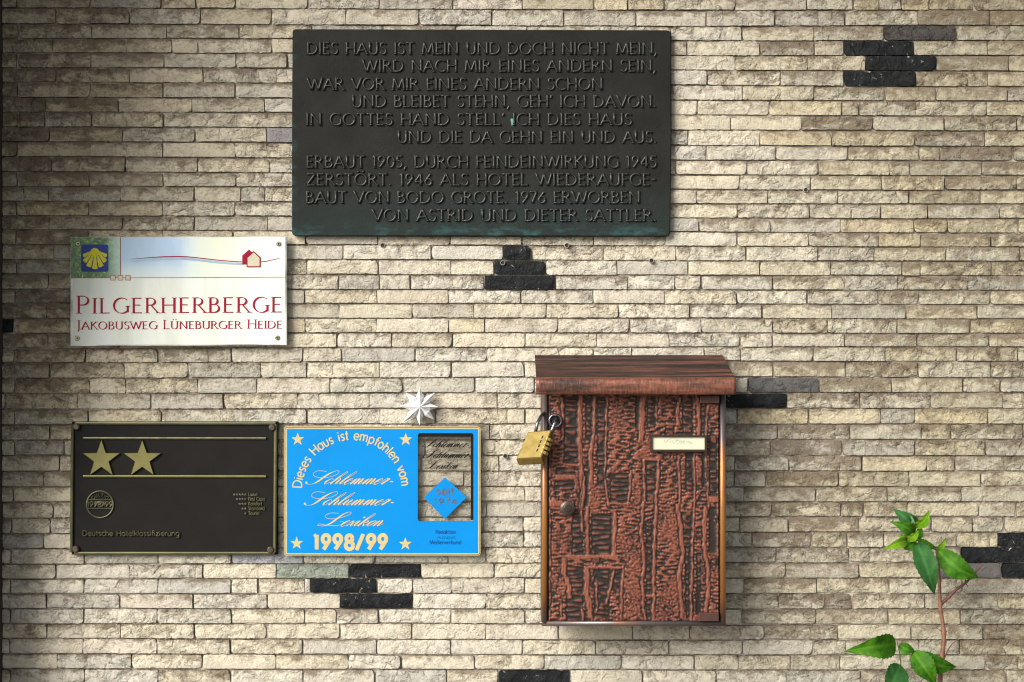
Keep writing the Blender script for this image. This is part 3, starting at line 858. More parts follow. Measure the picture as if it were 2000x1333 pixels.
def dens(p, n=5):
    if len(p) > 3: return p
    out = []
    for a, b in zip(p[:-1], p[1:]):
        for k in range(n): out.append((a[0]+(b[0]-a[0])*k/n, a[1]+(b[1]-a[1])*k/n))
    return out + [p[-1]]
def text_width(s, sc=lambda c, i: 1.0, track=0.0):
    return sum(G[c][0]*sc(c, i)+track for i, c in enumerate(s)) - track
def lay(mb, s, x0, x1, y0, cap, d, mode, thick, thin, h=0.0, bev=0.0, y1=None, small=None, xform=None, track=0.05):
    """set s from x0 to x1 (photo pixels) on the baseline y0 (y1 at its right end)"""
    sc = (lambda c, i: small if (small and not (i == 0 or s[i-1] == ' ')) else 1.0)
    tw = text_width(s, sc, track)
    kx = (x1-x0)/tw; x = 0.0; y1 = y0 if y1 is None else y1
    for i, c in enumerate(s):
        adv, strokes, serif = G[c]; q = sc(c, i)
        def T(p):
            X = x0 + (x + p[0]*q)*kx; f = (X-x0)/max(1, x1-x0)
            if xform: return xform(X, p[1]*q*cap)
            return (X, y0+(y1-y0)*f - p[1]*q*cap)
        for k, stt in enumerate(strokes):
            pts = [T(p) for p in dens(stt)]
            n = len(pts); ws = []
            for j in range(n):
                a = pts[max(j-1, 0)]; b = pts[min(j+1, n-1)]
                ang = math.atan2(-(b[1]-a[1]), b[0]-a[0])
                if mode == 'roman':
                    wd = thin + (thick-thin)*abs(math.sin(ang + R(18)))**1.3
                elif mode == 'flare':
                    e = abs(j/(n-1)*2-1)**3
                    wd = (thin + (thick-thin)*abs(math.sin(ang + R(22))))*(1+.38*e)
                else: wd = thick
                ws.append(wd*cap)
            mb.ribbon(pts, ws, d + (.00006 if h <= 0 else .0)*((k*3+i) % 5), h + (.0001*(k % 4) if h > 0 else 0), bev)
        if mode in ('roman', 'flare'):
            for (sx_, sy_) in serif:
                hl = (.125 if mode == 'roman' else .085)
                a, b = T((sx_-hl, sy_)), T((sx_+hl, sy_))
                mid = T((sx_, sy_ + (.03 if sy_ < .5 else -.03)))
                mb.ribbon([a, mid, b], [thin*cap*.8, thin*cap*1.3, thin*cap*.8], d + .0004 + (.0 if h > 0 else -.0001), h*.95 if h > 0 else 0, bev)
        x += adv*q + track

# ------------------------------------------------------------------ big bronze plaque with the verse
pq = empty('verse_plaque', P(941, 260, .006), 'large dark bronze plaque with raised German verse in ten lines, top centre of the wall', 'plaque')
pl = MB()
out = [(571,62),(573,58),(577,57),(940,58),(1300,59),(1307,60),(1311,65),(1312,260),(1309,455),(1306,460),(1300,461.5),(940,462),(577,461),(572,459),(570,455),(570,260)]
pl.prism(out, -.002, .016, .0022)
pl.obj('plate', M_BRONZE, pq)
LINES = [("DIES HAUS IST MEIN UND DOCH NICHT MEIN,",599,1284,106),("WIRD NACH MIR EINES ANDERN SEIN,",708,1282,140),("WAR VOR MIR EINES ANDERN SCHON",600,1178,175.4),
 ("UND BLEIBET STEHN, GEH' ICH DAVON.",687,1282,209.5),("IN GOTTES HAND STELL' ICH DIES HAUS",597,1235,244.5),("UND DIE DA GEHN EIN UND AUS.",776,1283,279),
 ("ERBAUT 1905, DURCH FEINDEINWIRKUNG 1945",598,1283,327.5),("ZERST\u00d6RT. 1946 ALS HOTEL WIEDERAUFGE-",598,1282,362.3),("BAUT VON BODO GROTE. 1976 ERWORBEN",597,1251,397),("VON ASTRID UND DIETER SATTLER.",727,1283,432)]
for s_, a, b, y in LINES:
    t = MB(); lay(t, s_, a, b, y, 22.5, .0158, 'flare', .155, .105, h=.0036, bev=.55)
    t.obj('inscription_line', M_LETTER, pq, smooth=True, recalc=True)
dr = MB(); dr.prism([(997,233),(1000,231.5),(1002.5,233.5),(1002,242),(999.5,247),(998.6,242)], .0158, .0165)
dr.obj('verdigris_drip', simple('verdigris', (.13,.36,.31), .8), pq)

# ------------------------------------------------------------------ pilgrim hostel sign
ps = empty('hostel_sign', P(349, 569, .010), 'white printed acrylic hostel sign with blue shell emblem and red lettering', 'sign')
q0, q1 = .011, .0165
m_ = MB(); m_.prism([(137.5,463),(560,461.8),(560,674.5),(137.5,676.5)], q0, q1, .0006)
m_.obj('acrylic_plate', M_ACRYL2, ps)
dd = q1 + .0003
m_ = MB(); m_.add([P(142,674.2,dd),P(557,672.6,dd),P(557,542,dd),P(142,543.5,dd)], [(0,1,2,3)]); m_.obj('lower_print', M_PRLO, ps)
m_ = MB(); m_.add([P(235.5,543.3,dd),P(557,542,dd),P(557,463.6,dd),P(235.5,464.4,dd)], [(0,1,2,3)]); m_.obj('sky_print', M_PRUP, ps)
m_ = MB(); m_.add([P(138.6,543.5,dd),P(235.5,543.3,dd),P(235.5,464,dd),P(138.6,464.4,dd)], [(0,1,2,3)]); m_.obj('foliage_print', M_PRFO, ps)
dd += .0003
m_ = MB()
rr = 3.5; poly = []
for cx, cy, a0 in ((208,527.9,-90),(208,481.5,0),(161.9,481.5,90),(161.9,527.9,180)):
    for k in range(5):
        a = R(a0+22.5*k); poly.append((cx+rr*math.cos(a), cy-rr*math.sin(a)))
m_.add([P(x, y, dd) for x, y in poly], [tuple(range(len(poly)))]); em = m_.obj('emblem_panel', M_EMBLUE, ps)
m_ = MB(); ds = dd + .0003
ang = [-62,-42,-21,0,21,42,62]; apex = (185.4, 488)
for k, a in enumerate(ang):
    a0, a1 = R(a-8.6), R(a+8.6); Lg = [26,31,35,37,35,31,26][k]
    p_ = [(apex[0]+math.sin(a0)*5, apex[1]+math.cos(a0)*5)]
    for j in range(5):
        t_ = a0+(a1-a0)*j/4; l_ = Lg*(1.0 + .035*math.sin(math.pi*j/4))
        p_.append((apex[0]+math.sin(t_)*l_*.97, apex[1]+math.cos(t_)*l_))
    p_.append((apex[0]+math.sin(a1)*5, apex[1]+math.cos(a1)*5))
    m_.add([P(x, y, ds+.00004*k) for x, y in p_], [tuple(range(len(p_)))])
top = [(178,496),(173.5,499),(170,502),(174,495),(177,490),(179,487),(182,485.5),(185,484.6),(188.5,485.5),(191.5,487),(193.5,490),(197,495),(200.5,502),(197,499),(192.5,496),(189,499),(185.4,500),(181.5,499)]
m_.add([P(x, y, ds+.0004) for x, y in top], [tuple(range(len(top)))])
m_.obj('shell', M_EMYEL, em)
m_ = MB()
m_.ribbon([(138.6,543.4),(350,542.8),(558,541.6)], [1.1]*3, dd)
m_.ribbon([(235.4,464),(235.4,543)], [1.3]*2, dd+.0001)
m_.obj('rule_lines', M_REDBR, ps)
for cx in (220.4, 235.3, 249.8):
    m_ = MB(); m_.add([P(cx-5,548,dd+.0003),P(cx+5,548,dd+.0003),P(cx+5,538,dd+.0003),P(cx-5,538,dd+.0003)], [(0,1,2,3)])
    f_ = m_.obj('square_outline', M_REDBR, ps)
    m_ = MB(); m_.add([P(cx-4,547,dd+.0005),P(cx+4,547,dd+.0005),P(cx+4,539,dd+.0005),P(cx-4,539,dd+.0005)], [(0,1,2,3)])
    m_.obj('square_fill', M_CREAM, f_)
cv = [(256,506.7),(292,503.6),(321,501.8),(345,501.4),(363,501.7),(381,503.3),(420.6,508),(446,510.3),(474,512)]
cvw = [.5,1.4,1.9,1.9,1.9,1.7,1.6,1.5,1.5]
m_ = MB(); m_.ribbon([(x, y+4.2) for x, y in cv], [w_*2.0+1.2 for w_ in cvw], dd); m_.obj('curve_shadow', M_SHADOWBLUE, ps)
m_ = MB(); m_.ribbon(cv, cvw, dd+.0003); m_.ribbon([(508,511.8),(518,511),(527,509),(538,506.5),(548.4,504)], [1.4,1.4,1.2,1,.4], dd+.0003); m_.obj('red_curve', M_RED, ps)
sc5 = lambda x, y: (345+x/5.555, 450+y/5.555)
m_ = MB(); hs = [sc5(*p) for p in ((712,372),(712,275),(785,210),(830,250),(768,300),(768,372))]
m_.add([P(x, y, dd+.0006) for x, y in hs][::-1], [tuple(range(6))]); m_.obj('dark_house_logo', M_RED, ps)
m_ = MB(); hs = [sc5(*p) for p in ((758,401),(758,295),(835,226),(911,295),(911,401))]
m_.add([P(x, y, dd+.0009) for x, y in hs][::-1], [tuple(range(5))]); ho = m_.obj('house_outline', M_RED, ps)
m_ = MB(); hs = [sc5(*p) for p in ((770,391),(770,301),(835,243),(899,301),(899,391))]
m_.add([P(x, y, dd+.0012) for x, y in hs][::-1], [tuple(range(5))]); m_.obj('house_fill', M_CREAM, ho)
m_ = MB(); lay(m_, "PILGERHERBERGE", 149.5, 551.5, 612.8, 34.5, dd, 'roman', .135, .038, y1=610.3, small=.86, track=.12); m_.obj('large_lettering', M_RED, ps)
m_ = MB(); lay(m_, "JAKOBUSWEG L\u00dcNEBURGER HEIDE", 150.5, 551.5, 643.8, 17.5, dd, 'roman', .16, .055, y1=641.8, small=.84, track=.07); m_.obj('small_lettering', M_RED, ps)
for px, py in ((152.5,476.6),(150.7,661),(544,476.6),(541.6,660)):
    m_ = MB(); c = P(px, py, q1+.0015); m_.disc(c, .0046, -q1, -(q1+.0022), 18, .0008); sw = m_.obj('screw', M_SCREW, ps, smooth=False)
    m_ = MB(); c = P(px, py, q1+.003)
    m_.box(c[0]-.0021, c[0]+.0021, -(q1+.0034), -(q1+.0029), c[2]-.0007, c[2]+.0007)
    m_.box(c[0]-.0007, c[0]+.0007, -(q1+.0035), -(q1+.0028), c[2]-.0021, c[2]+.0021)
    m_.obj('cross_slot', M_DARK, sw)

# ------------------------------------------------------------------ hotel classification plaque
hp = empty('star_plaque', P(340, 953, .008), 'dark cast metal plaque with two raised olive stars, lower left', 'plaque')
m_ = MB(); m_.pbox(140, 824, 541.5, 1083.5, -.002, .0125); m_.obj('plate', M_PLATE, hp)
def bar(mb, x0, y0, x1, y1, wd, d, h, bev=.8): mb.ribbon([(x0,y0),((x0+x1)/2,(y0+y1)/2),(x1,y1)], [wd]*3, d, h, bev)
m_ = MB()
bar(m_, 147, 827, 538, 827.5, 5.2, .0125, .0048); bar(m_, 141.5, 829, 139.5, 1079, 4.6, .0125, .0047)
bar(m_, 145, 1081, 536, 1081, 5.0, .0125, .0048); bar(m_, 538.5, 829, 536.5, 1079, 5.4, .0125, .0047)
m_.obj('rim', M_RIM, hp, recalc=True)
for y in (856.2, 930.6):
    m_ = MB(); bar(m_, 162, y, 519.5, y+.4, 4.0, .0125, .0040, .4); m_.obj('raised_bar', M_RELDK if y < 900 else M_RELIEF, hp, recalc=True)
def starpoly(cx, cy, Rr, inner=.40, n=5, rot=0):
    return [(cx+(Rr if k % 2 == 0 else Rr*inner)*math.sin(R(rot)+math.pi*k/n), cy-(Rr if k % 2 == 0 else Rr*inner)*math.cos(R(rot)+math.pi*k/n)) for k in range(2*n)]
for cx in (197.8, 277.8):
    m_ = MB(); m_.prism(starpoly(cx, 897.5, 37.5), .0125, .0175, .0006); m_.obj('raised_star', M_RELIEF, hp, recalc=True)
m_ = MB(); c0 = (195.3, 985.6)
m_.ribbon(arc(c0[0], c0[1], 26, 26, 0, 360, 40), [2.2]*41, .0125, .0030, .4)
for y, hw in ((976.6, 24), (993.6, 24)): bar(m_, c0[0]-hw, y, c0[0]+hw, y, 1.5, .0125, .0028, .3)
lay(m_, "1998/99", 170.5, 220.5, 990.6, 10.5, .0125, 'sans', .17, .17, h=.0026, bev=.25)
def circ_t(cx, cy, rad): 
    return lambda X, hgt: (cx+(rad+hgt)*math.sin((X-cx)/rad), cy-(rad+hgt)*math.cos((X-cx)/rad))
lay(m_, "GULTIG", c0[0]-15, c0[0]+15, 0, 6.2, .0125, 'sans', .18, .18, h=.0024, bev=.2, xform=circ_t(c0[0], c0[1], 15.5), track=.25)
m_.ribbon(arc(c0[0], c0[1]+3, 11, 9, -160, -20, 10), [1.8]*11, .0125, .0026, .3)
m_.ribbon([(x, 2*(c0[1]+5)-y) for x, y in arc(c0[0], c0[1]+5, 10, 9, 200-180, 340-180, 10)], [1.8]*11, .0125, .0026, .3)
m_.obj('seal', M_RELDK, hp, recalc=True)
m_ = MB(); lay(m_, "Deutsche Hotelklassifizierung", 161, 351, 1047, 10.2, .0125, 'sans', .17, .17, h=.0036, bev=.1, y1=1047.5, track=.04); m_.obj('lettering', M_RELDK, hp, recalc=True)
tb = [("Luxus",5,503),("First Class",4,518),("Komfort",3,512),("Standard",2,517),("Tourist",1,507)]
for k, (s_, n_, xe) in enumerate(tb):
    m_ = MB(); y = 969.2 + k*9.2
    lay(m_, s_, 485, xe, y, 6.6, .0125, 'sans', .19, .19, h=.0026, bev=.15)
    for j in range(n_): m_.prism(starpoly(479-j*5.4, y-3, 2.9), .0125, .0149)
    m_.obj('rating_row', M_RELDK, hp, recalc=True)
for px, py in ((149,833.5),(147.5,1073),(531.6,835.5),(528.4,1074.5)):
    m_ = MB(); m_.disc(P(px, py, .017), .0066, -.012, -.0185, 22, .0016); m_.obj('bolt', M_BOLT, hp)

# ------------------------------------------------------------------ blue recommendation sign
bs_ = empty('recommendation_sign', P(747, 960, .006), 'bright blue guide sign with gold border, script lettering and a clear window', 'sign')
b0, b1 = .0085, .0118
m_ = MB()
def rrect(x0, y0, x1, y1, r_, n=5):
    o_ = []
    for cx, cy, a0 in ((x1-r_, y1-r_, -90), (x1-r_, y0+r_, 0), (x0+r_, y0+r_, 90), (x0+r_, y1-r_, 180)):
        for k in range(n+1):
            a = R(a0+90*k/n); o_.append((cx+r_*math.cos(a), cy-r_*math.sin(a)))
    return o_
m_.prism(rrect(546.5, 828.5, 950, 1100.5, 3), b0, b1); m_.obj('acrylic_back', M_ACRYL, bs_, recalc=True)
def sheet_with_hole(outer, hole, d, back=None):
    """a sheet between two outlines with the same number of points"""
    mb = MB(); n = len(outer)
    mb.add([P(x, y, d) for x, y in outer] + [P(x, y, d) for x, y in hole], [(i, (i+1) % n, n+(i+1) % n, n+i) for i in range(n)])
    return mb
go = rrect(554.5, 833.5, 938.5, 1085.5, 5); gi = rrect(560.2, 838.2, 934, 1081, 1.2)
c1 = b1 + .0036
m_ = sheet_with_hole(go, gi, c1)
n = len(go); m_.add([P(x, y, c1) for x, y in go] + [(P(x, y, c1)[0], -b1-.0002, P(x, y, c1)[2]) for x, y in go], [(i, n+i, n+(i+1) % n, (i+1) % n) for i in range(n)])
m_.obj('gold_border', M_GOLD, bs_)
m_ = MB(); lp_ = rrect(556.3, 835.2, 936.9, 1083.8, 4); m_.ribbon(lp_+[lp_[0]], [1.0]*(len(lp_)+1), c1+.0003); m_.obj('border_line', simple('dark_olive_print', (.16,.13,.06), .5, spec=.1), bs_)
wi = rrect(816, 846.5, 925, 1018.5, 5)
m_ = sheet_with_hole(gi, wi, c1)
m_.obj('blue_panel', M_BLUE, bs_)
wi2 = rrect(815.4, 846, 925.6, 1019, 5); n = len(wi)
m_ = MB(); m_.add([P(x, y, c1-.0001) for x, y in wi] + [(P(x, y, c1)[0], -b1-.0002, P(x, y, c1)[2]) for x, y in wi], [(i, (i+1) % n, n+(i+1) % n, n+i) for i in range(n)])
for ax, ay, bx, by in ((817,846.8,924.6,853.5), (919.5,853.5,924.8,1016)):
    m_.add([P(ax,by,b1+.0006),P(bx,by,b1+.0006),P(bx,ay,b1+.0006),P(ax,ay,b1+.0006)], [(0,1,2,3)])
m_.obj('window_rebate', M_BLACKP, bs_)
dg = c1 + .0003
for cx, cy in ((581.5,858.5),(792.5,859),(579.5,1061.5),(791.7,1063)):
    m_ = MB(); s5 = starpoly(cx, cy, 13.3); m_.add([P(x, y, dg) for x, y in s5][::-1] + [P(cx, cy, dg)], [(10, (k+1) % 10, k) for k in range(10)][::-1]); m_.obj('gold_star', M_GOLD, bs_)
m_ = MB()
CX, CY, RA = 687, 957, 97.5
Lc = R(178-3.5)*RA
lay(m_, "Dieses Haus ist empfohlen vom", CX-Lc/2, CX+Lc/2, 0, 18.3, dg, 'sans', .145, .145, xform=lambda X, hgt: (CX+(RA+hgt)*math.sin((X-CX)/RA+R(-1)), CY-(RA+hgt)*math.cos((X-CX)/RA+R(-1))), track=.05)
m_.obj('arched_lettering', M_GOLD, bs_)

# copperplate script
t_, T_ = .09, .31
SC = {}
SC['c'] = (.80, [[(.60,.82,T_*.6),(.35,1.0,t_),(.10,.62,T_*.8),(.08,.30,T_),(.30,.0,t_),(.80,.42,t_)]])
SC['h'] = (1.05, [[(-.02,.35,t_),(.32,1.3,t_),(.48,2.0,t_),(.34,2.28,t_),(.20,1.9,t_),(.12,1.1,T_*.9),(.10,.0,T_)], [(.10,.35,t_),(.42,.98,t_),(.62,.85,T_*.7),(.62,.3,T_),(.72,.0,t_),(1.08,.42,t_)]])
SC['l'] = (.58, [[(-.02,.35,t_),(.32,1.3,t_),(.46,2.0,t_),(.32,2.28,t_),(.18,1.9,t_),(.10,1.1,T_*.9),(.10,.25,T_),(.25,.0,t_),(.60,.42,t_)]])
SC['e'] = (.70, [[(-.02,.40,t_*.7),(.30,.56,t_*.7),(.44,.84,t_*.7),(.32,1.02,t_),(.10,.78,T_*.7),(.0,.36,T_),(.12,.02,T_*.6),(.38,-.02,t_),(.74,.40,t_*.6)]])
SC['m'] = (1.42, [[(-.05,.55,t_),(.14,1.0,t_),(.17,.6,T_),(.15,.0,T_)], [(.15,.30,t_),(.42,1.0,t_),(.56,.8,T_),(.56,.0,T_)], [(.56,.30,t_),(.83,1.0,t_),(.97,.8,T_),(.97,.25,T_),(1.10,.0,t_),(1.44,.42,t_)]])
SC['n'] = (1.0, [[(-.05,.55,t_),(.14,1.0,t_),(.17,.6,T_),(.15,.0,T_)], [(.15,.30,t_),(.42,1.0,t_),(.56,.8,T_),(.56,.25,T_),(.70,.0,t_),(1.02,.42,t_)]])
SC['u'] = (1.0, [[(-.05,.55,t_),(.12,1.0,T_*.6),(.10,.3,T_),(.26,.0,t_),(.52,.5,t_)], [(.56,1.0,T_*.8),(.54,.25,T_),(.68,.0,t_),(1.02,.42,t_)]])
SC['r'] = (.72, [[(-.05,.5,t_),(.20,1.1,t_),(.30,.9,t_),(.50,.98,T_),(.42,.6,T_*.9),(.26,.0,T_)]])
SC['x'] = (.75, [[(-.02,.5,t_),(.16,.95,T_*.6),(.36,.45,T_),(.50,.0,t_),(.78,.42,t_)], [(.68,.92,T_*.5),(.36,.5,t_),(.02,.03,T_*.5)]])
SC['i'] = (.50, [[(-.02,.42,t_),(.12,.98,T_*.7),(.10,.3,T_),(.22,.0,t_),(.52,.42,t_)], [(.06,1.50,T_*.9),(.16,1.66,T_*.9)]])
SC['k'] = (.95, [[(-.02,.35,t_),(.32,1.3,t_),(.46,2.0,t_),(.32,2.28,t_),(.18,1.9,t_),(.12,1.1,T_*.9),(.10,.0,T_)], [(.12,.4,t_),(.50,.98,t_),(.66,.8,T_*.6),(.36,.5,t_)], [(.36,.5,t_),(.60,.25,T_),(.70,.0,t_),(.96,.42,t_)]])
SC['o'] = (.78, [[(.40,1.0,t_),(.12,.75,T_*.8),(.08,.3,T_),(.28,.0,t_),(.56,.35,T_*.6),(.58,.75,T_*.5),(.38,1.0,t_),(.80,.78,t_)]])
SC['-'] = (.70, [[(.25,.45,T_*.7),(.60,.45,T_*.7)]])
SH = .80
SS = [(.18,.42,T_*1.2),(.10,.20,T_*1.1),(.35,.0,t_),(.85,.02,t_),(1.45,.45,T_),(2.1,1.15,T_*1.2),(2.8,1.85,T_*.9),(3.45,2.30,t_),(3.95,2.42,t_),(3.95,2.0,t_),(3.3,1.45,t_),(2.4,1.18,t_),(1.5,1.2,t_),(.95,1.6,t_),(1.1,2.15,t_),(1.7,2.42,t_),(2.55,2.25,t_)]
LL = [(2.5,2.30,t_),(1.6,2.35,t_),(.95,1.9,t_),(1.2,1.4,t_),(2.2,1.35,t_),(3.3,1.8,t_),(3.95,2.3,t_),(3.7,2.55,t_),(3.0,2.1,T_*.7),(2.2,1.2,T_*1.2),(1.45,.4,T_),(.8,.05,t_),(.1,.12,t_),(.3,.38,t_),(1.1,.2,t_),(2.1,.05,t_),(2.9,.35,t_),(3.05,.75,t_),(2.7,.85,t_)]
def catmull(pts, n=5):
    out_ = []
    for i in range(len(pts)-1):
        p0 = pts[max(i-1,0)]; p1 = pts[i]; p2 = pts[i+1]; p3 = pts[min(i+2, len(pts)-1)]
        for k in range(n):
            t = k/n
            out_.append(tuple(.5*((2*p1[j])+(-p0[j]+p2[j])*t+(2*p0[j]-5*p1[j]+4*p2[j]-p3[j])*t*t+(-p0[j]+3*p1[j]-3*p2[j]+p3[j])*t**3) for j in range(len(p1))))
    out_.append(tuple(pts[-1])); return out_
def script(mb, word, x0, x1, base, xh, d, wmul=1.0):
    cap = SS if word[0] == 'S' else LL
    body = 2.15 if word[0] == 'S' else 2.75
    raw = []; x = body - .1
    for k, c in enumerate(word[1:]):
        adv, sts = SC[c]
        for s3 in sts: raw.append([(x+px_+SH*py_, py_, wd) for px_, py_, wd in s3])
        x += adv
    raw.insert(0, cap)
    mx = max(p[0] for s3 in raw for p in s3); mn = min(p[0] for s3 in raw for p in s3)
    k_ = (x1-x0)/(mx-mn)
    for i, s3 in enumerate(raw):
        q_ = catmull(s3, 5)
        mb.ribbon([(x0+(p[0]-mn)*k_, base-p[1]*xh) for p in q_], [max(.05, p[2])*xh*wmul*.82 for p in q_], d+.00006*(i % 6))
m_ = MB(); script(m_, "Schlemmer-", 598, 768, 946, 10.8, dg); m_.obj('script_line', M_GOLD, bs_)
m_ = MB(); script(m_, "Schlummer-", 595, 769, 987, 10.8, dg); m_.obj('script_line', M_GOLD, bs_)
m_ = MB(); script(m_, "Lexikon", 621, 749, 1028, 10.8, dg); m_.obj('script_line', M_GOLD, bs_)
db = b1 + .0009
for wd_, a, b, y in (("Schlemmer-",826,916,873.8),("Schlummer-",827,919,894.8),("Lexikon",829.5,894.5,916)):
    m_ = MB(); script(m_, wd_, a, b, y, 7.2, db, 1.15); m_.obj('black_script_line', M_BLACKP, bs_)
m_ = MB(); lay(m_, "1998/99", 613, 757, 1073.5, 28.5, dg, 'sans', .27, .27, track=.13); m_.obj('bold_year', M_GOLD, bs_)
m_ = MB(); m_.add([P(869.6,933,db-.0002),P(828,971.8,db-.0002),P(869,1014,db-.0002),P(911,971.8,db-.0002)], [(0,1,2,3)]); dm_ = m_.obj('blue_diamond', M_BLUE, bs_)
m_ = MB(); lay(m_, "seit", 852, 887, 966, 13.2, db, 'sans', .18, .18); lay(m_, "1974", 847.5, 892.5, 985.8, 11.2, db, 'sans', .20, .20, track=.12); m_.obj('diamond_lettering', M_GREYP, dm_)
m_ = MB(); lay(m_, "Redaktion", 850.5, 890, 1043, 7.4, dg, 'sans', .12, .12); m_.obj('small_print', M_NAVYP, bs_)
m_ = MB(); lay(m_, "Medienverbund", 839, 901, 1063.2, 7.4, dg, 'sans', .12, .12); m_.obj('small_print', M_NAVYP, bs_)
m_ = MB()
sq = [[(853,1053),(858,1047.5),(860,1053)],[(855,1051),(861,1050.5)],[(863,1052.5),(866,1047.6),(870,1049),(867,1052.8),(863,1052)],[(872,1052.5),(876,1048),(872.5,1049.5),(876,1052),(871,1053)],[(879,1047.6),(877,1052.5),(881,1052.8),(884,1048)],[(883,1053),(888,1047.4),(889,1053)]]
for k, s3 in enumerate(sq): m_.ribbon(s3, [.6]*len(s3), dg+.00005*k)
m_.obj('small_print', M_NAVYP, bs_)

# ------------------------------------------------------------------ folded star ornament
so_ = empty('star_ornament', P(819.5, 795, .012), 'small folded silver white eight pointed star standing above the blue sign', 'ornament')
tips = [(820,756.5),(849.5,767.5),(857,795.5),(848,820),(819.5,830.5),(785.5,826.5),(780.5,793.5),(792,767)]
ctr = (820.3, 794.8)
for k in range(8):
    tp = tips[k]; a = math.atan2(tp[1]-ctr[1], tp[0]-ctr[0]); m_ = MB()
    def pol(r_, aa): return (ctr[0]+r_*math.cos(aa), ctr[1]+r_*math.sin(aa))
    d0 = .012
    nl, nr = pol(13, a-R(23)), pol(13, a+R(23)); l_, r_ = pol(20.5, a-R(20.5)), pol(20.5, a+R(20.5))
    v = [P(ctr[0], ctr[1], .0235+.0004*(k % 2)), P(*nl, .0135), P(*l_, .0130), P(*tp, .016), P(*r_, .0130), P(*nr, .0135), P(*pol(19, a), .0265), P(ctr[0], ctr[1], .012)]
    m_.add(v, [(0,6,1),(1,6,2),(2,6,3),(3,6,4),(4,6,5),(5,6,0),(7,1,2),(7,2,3),(7,3,4),(7,4,5),(7,0,1),(7,5,0)])
    m_.obj('folded_ray', M_WHITE, so_)

# ------------------------------------------------------------------ mailbox
mbx = empty('mailbox', P(1238, 1225, .06), 'copper coloured wall mailbox with embossed bark pattern door and sloping lid', 'mailbox')
DF = .128
xl, xr = P(1058.5, 0, DF)[0], P(1418, 0, DF)[0]; zt, zb = P(0, 760, DF)[2], P(0, 1224.5, DF)[2]
m_ = MB()
m_.box(xl, xl+.0016, -DF+.006, -.004, zb, zt); m_.box(xr-.0016, xr, -DF+.006, -.004, zb, zt)
m_.box(xl+.0016, xr-.0016, -DF+.006, -.004, zb, zb+.0016); m_.box(xl+.0016, xr-.0016, -.0065, -.004, zb+.0016, zt)
m_.obj('body', M_BOX, mbx)
m_ = MB(); m_.box(xl+.0016, xr-.0016, -DF+.0125, -DF+.0105, zb+.0016, zt); m_.obj('inner_shadow_board', M_DARK, mbx)
def half_round(mb, a, b, wd, n=7):
    """half round strip from a to b (world points in the front plane) bulging towards -y"""
    a, b = Vector(a), Vector(b); t = (b-a).normalized(); s_ = Vector((0,-1,0)).cross(t).normalized()
    vs = []
    for p in (a, b):
        for k in range(n+1):
            q = math.pi*k/n; vs.append(p + s_*(math.cos(q)*wd/2) + Vector((0,-1,0))*(math.sin(q)*wd*.42))
    fs = [(k, k+1, n+2+k, n+1+k) for k in range(n)] + [(0, n, 2*n+1, n+1), tuple(range(n+1)), tuple(range(n+1, 2*n+2))]
    mb.add(vs, fs)
fy = -(DF-.006)
for a, b, wd in ((P(1064, 1219, DF), P(1064, 762, DF), .0118), (P(1412.4, 762, DF), P(1412.4, 1219, DF), .0115), (P(1059, 1219.3, DF), P(1417.5, 1219.3, DF), .0105)):
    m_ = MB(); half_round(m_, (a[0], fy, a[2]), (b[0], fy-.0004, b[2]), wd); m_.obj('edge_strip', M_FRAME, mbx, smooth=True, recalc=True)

# embossed door: a real height field in millimetres
dx0, dx1, dy0, dy1 = 1071.5, 1403.5, 771, 1212.5
wpx, hpx = 332, 442
yy, xx = np.mgrid[0:hpx, 0:wpx].astype(float); xx += dx0; yy += dy0
wa = fftnoise(hpx, wpx, 8, 13, 21, ax=2.2, ay=1.0); wb = fftnoise(hpx, wpx, 8, 13, 22, ax=1.0, ay=1.6)
wc = fftnoise(hpx, wpx, 6.0, 9.0, 25)
sel = np.clip(.5+.9*fftnoise(hpx, wpx, 60, 120, 23), 0, 1)
worm = (wa*.95+wc*.30)*(1-sel*.55)+(wb*.55+wc*.45)*sel*.55
dens_map = fftnoise(hpx, wpx, 50, 130, 24)
worm = worm/worm.std()
ha = fftnoise(hpx, wpx, 5.8, 8.6, 41, ax=3.0, ay=1.0)*.9 + .35*fftnoise(hpx, wpx, 4.5, 7, 42)
hatch = .08 + .82/(1+np.exp(-(ha*3.0+.75+.5*dens_map)))
sel2 = 1/(1+np.exp(-4*(fftnoise(hpx, wpx, 45, 100, 43, ax=1.0, ay=2.0)+.45)))
H = .86 - .78*np.exp(-(worm/(.30-.07*np.clip(dens_map, -1.5, 1.5)))**2) - .34/(1+np.exp(-(wc*3-2.2-.8*dens_map)))
H = np.clip(H*(1-sel2)+hatch*sel2, .06, 1)
wob = fftnoise(hpx, wpx, 40, 90, 31)*1.3; wobx = fftnoise(hpx, wpx, 12, 26, 32)*.8
rung = fftnoise(hpx, wpx, 7.5, 10.5, 33, ax=4.0, ay=1.0); rungj = fftnoise(hpx, wpx, 10, 20, 34)
def ladder(x0, x1, y0, y1, rungs=True, lvl=0.0):
    global H
    sd_ = np.minimum(np.minimum(xx+wobx-x0, x1-xx-wobx), np.minimum(yy+wobx*.5-y0, y1-yy))
    m = np.clip(sd_/1.3+.5, 0, 1)
    body = np.full_like(H, .05)
    if rungs:
        rr_ = 1/(1+np.exp(-(rung*3.0-.9+.6*rungj)))
        inner = np.clip((np.minimum(xx-x0, x1-xx)-1.2+wobx*.8)/1.6, 0, 1)
        body = .06 + .62*rr_*inner
    H = H*(1-m) + body*m
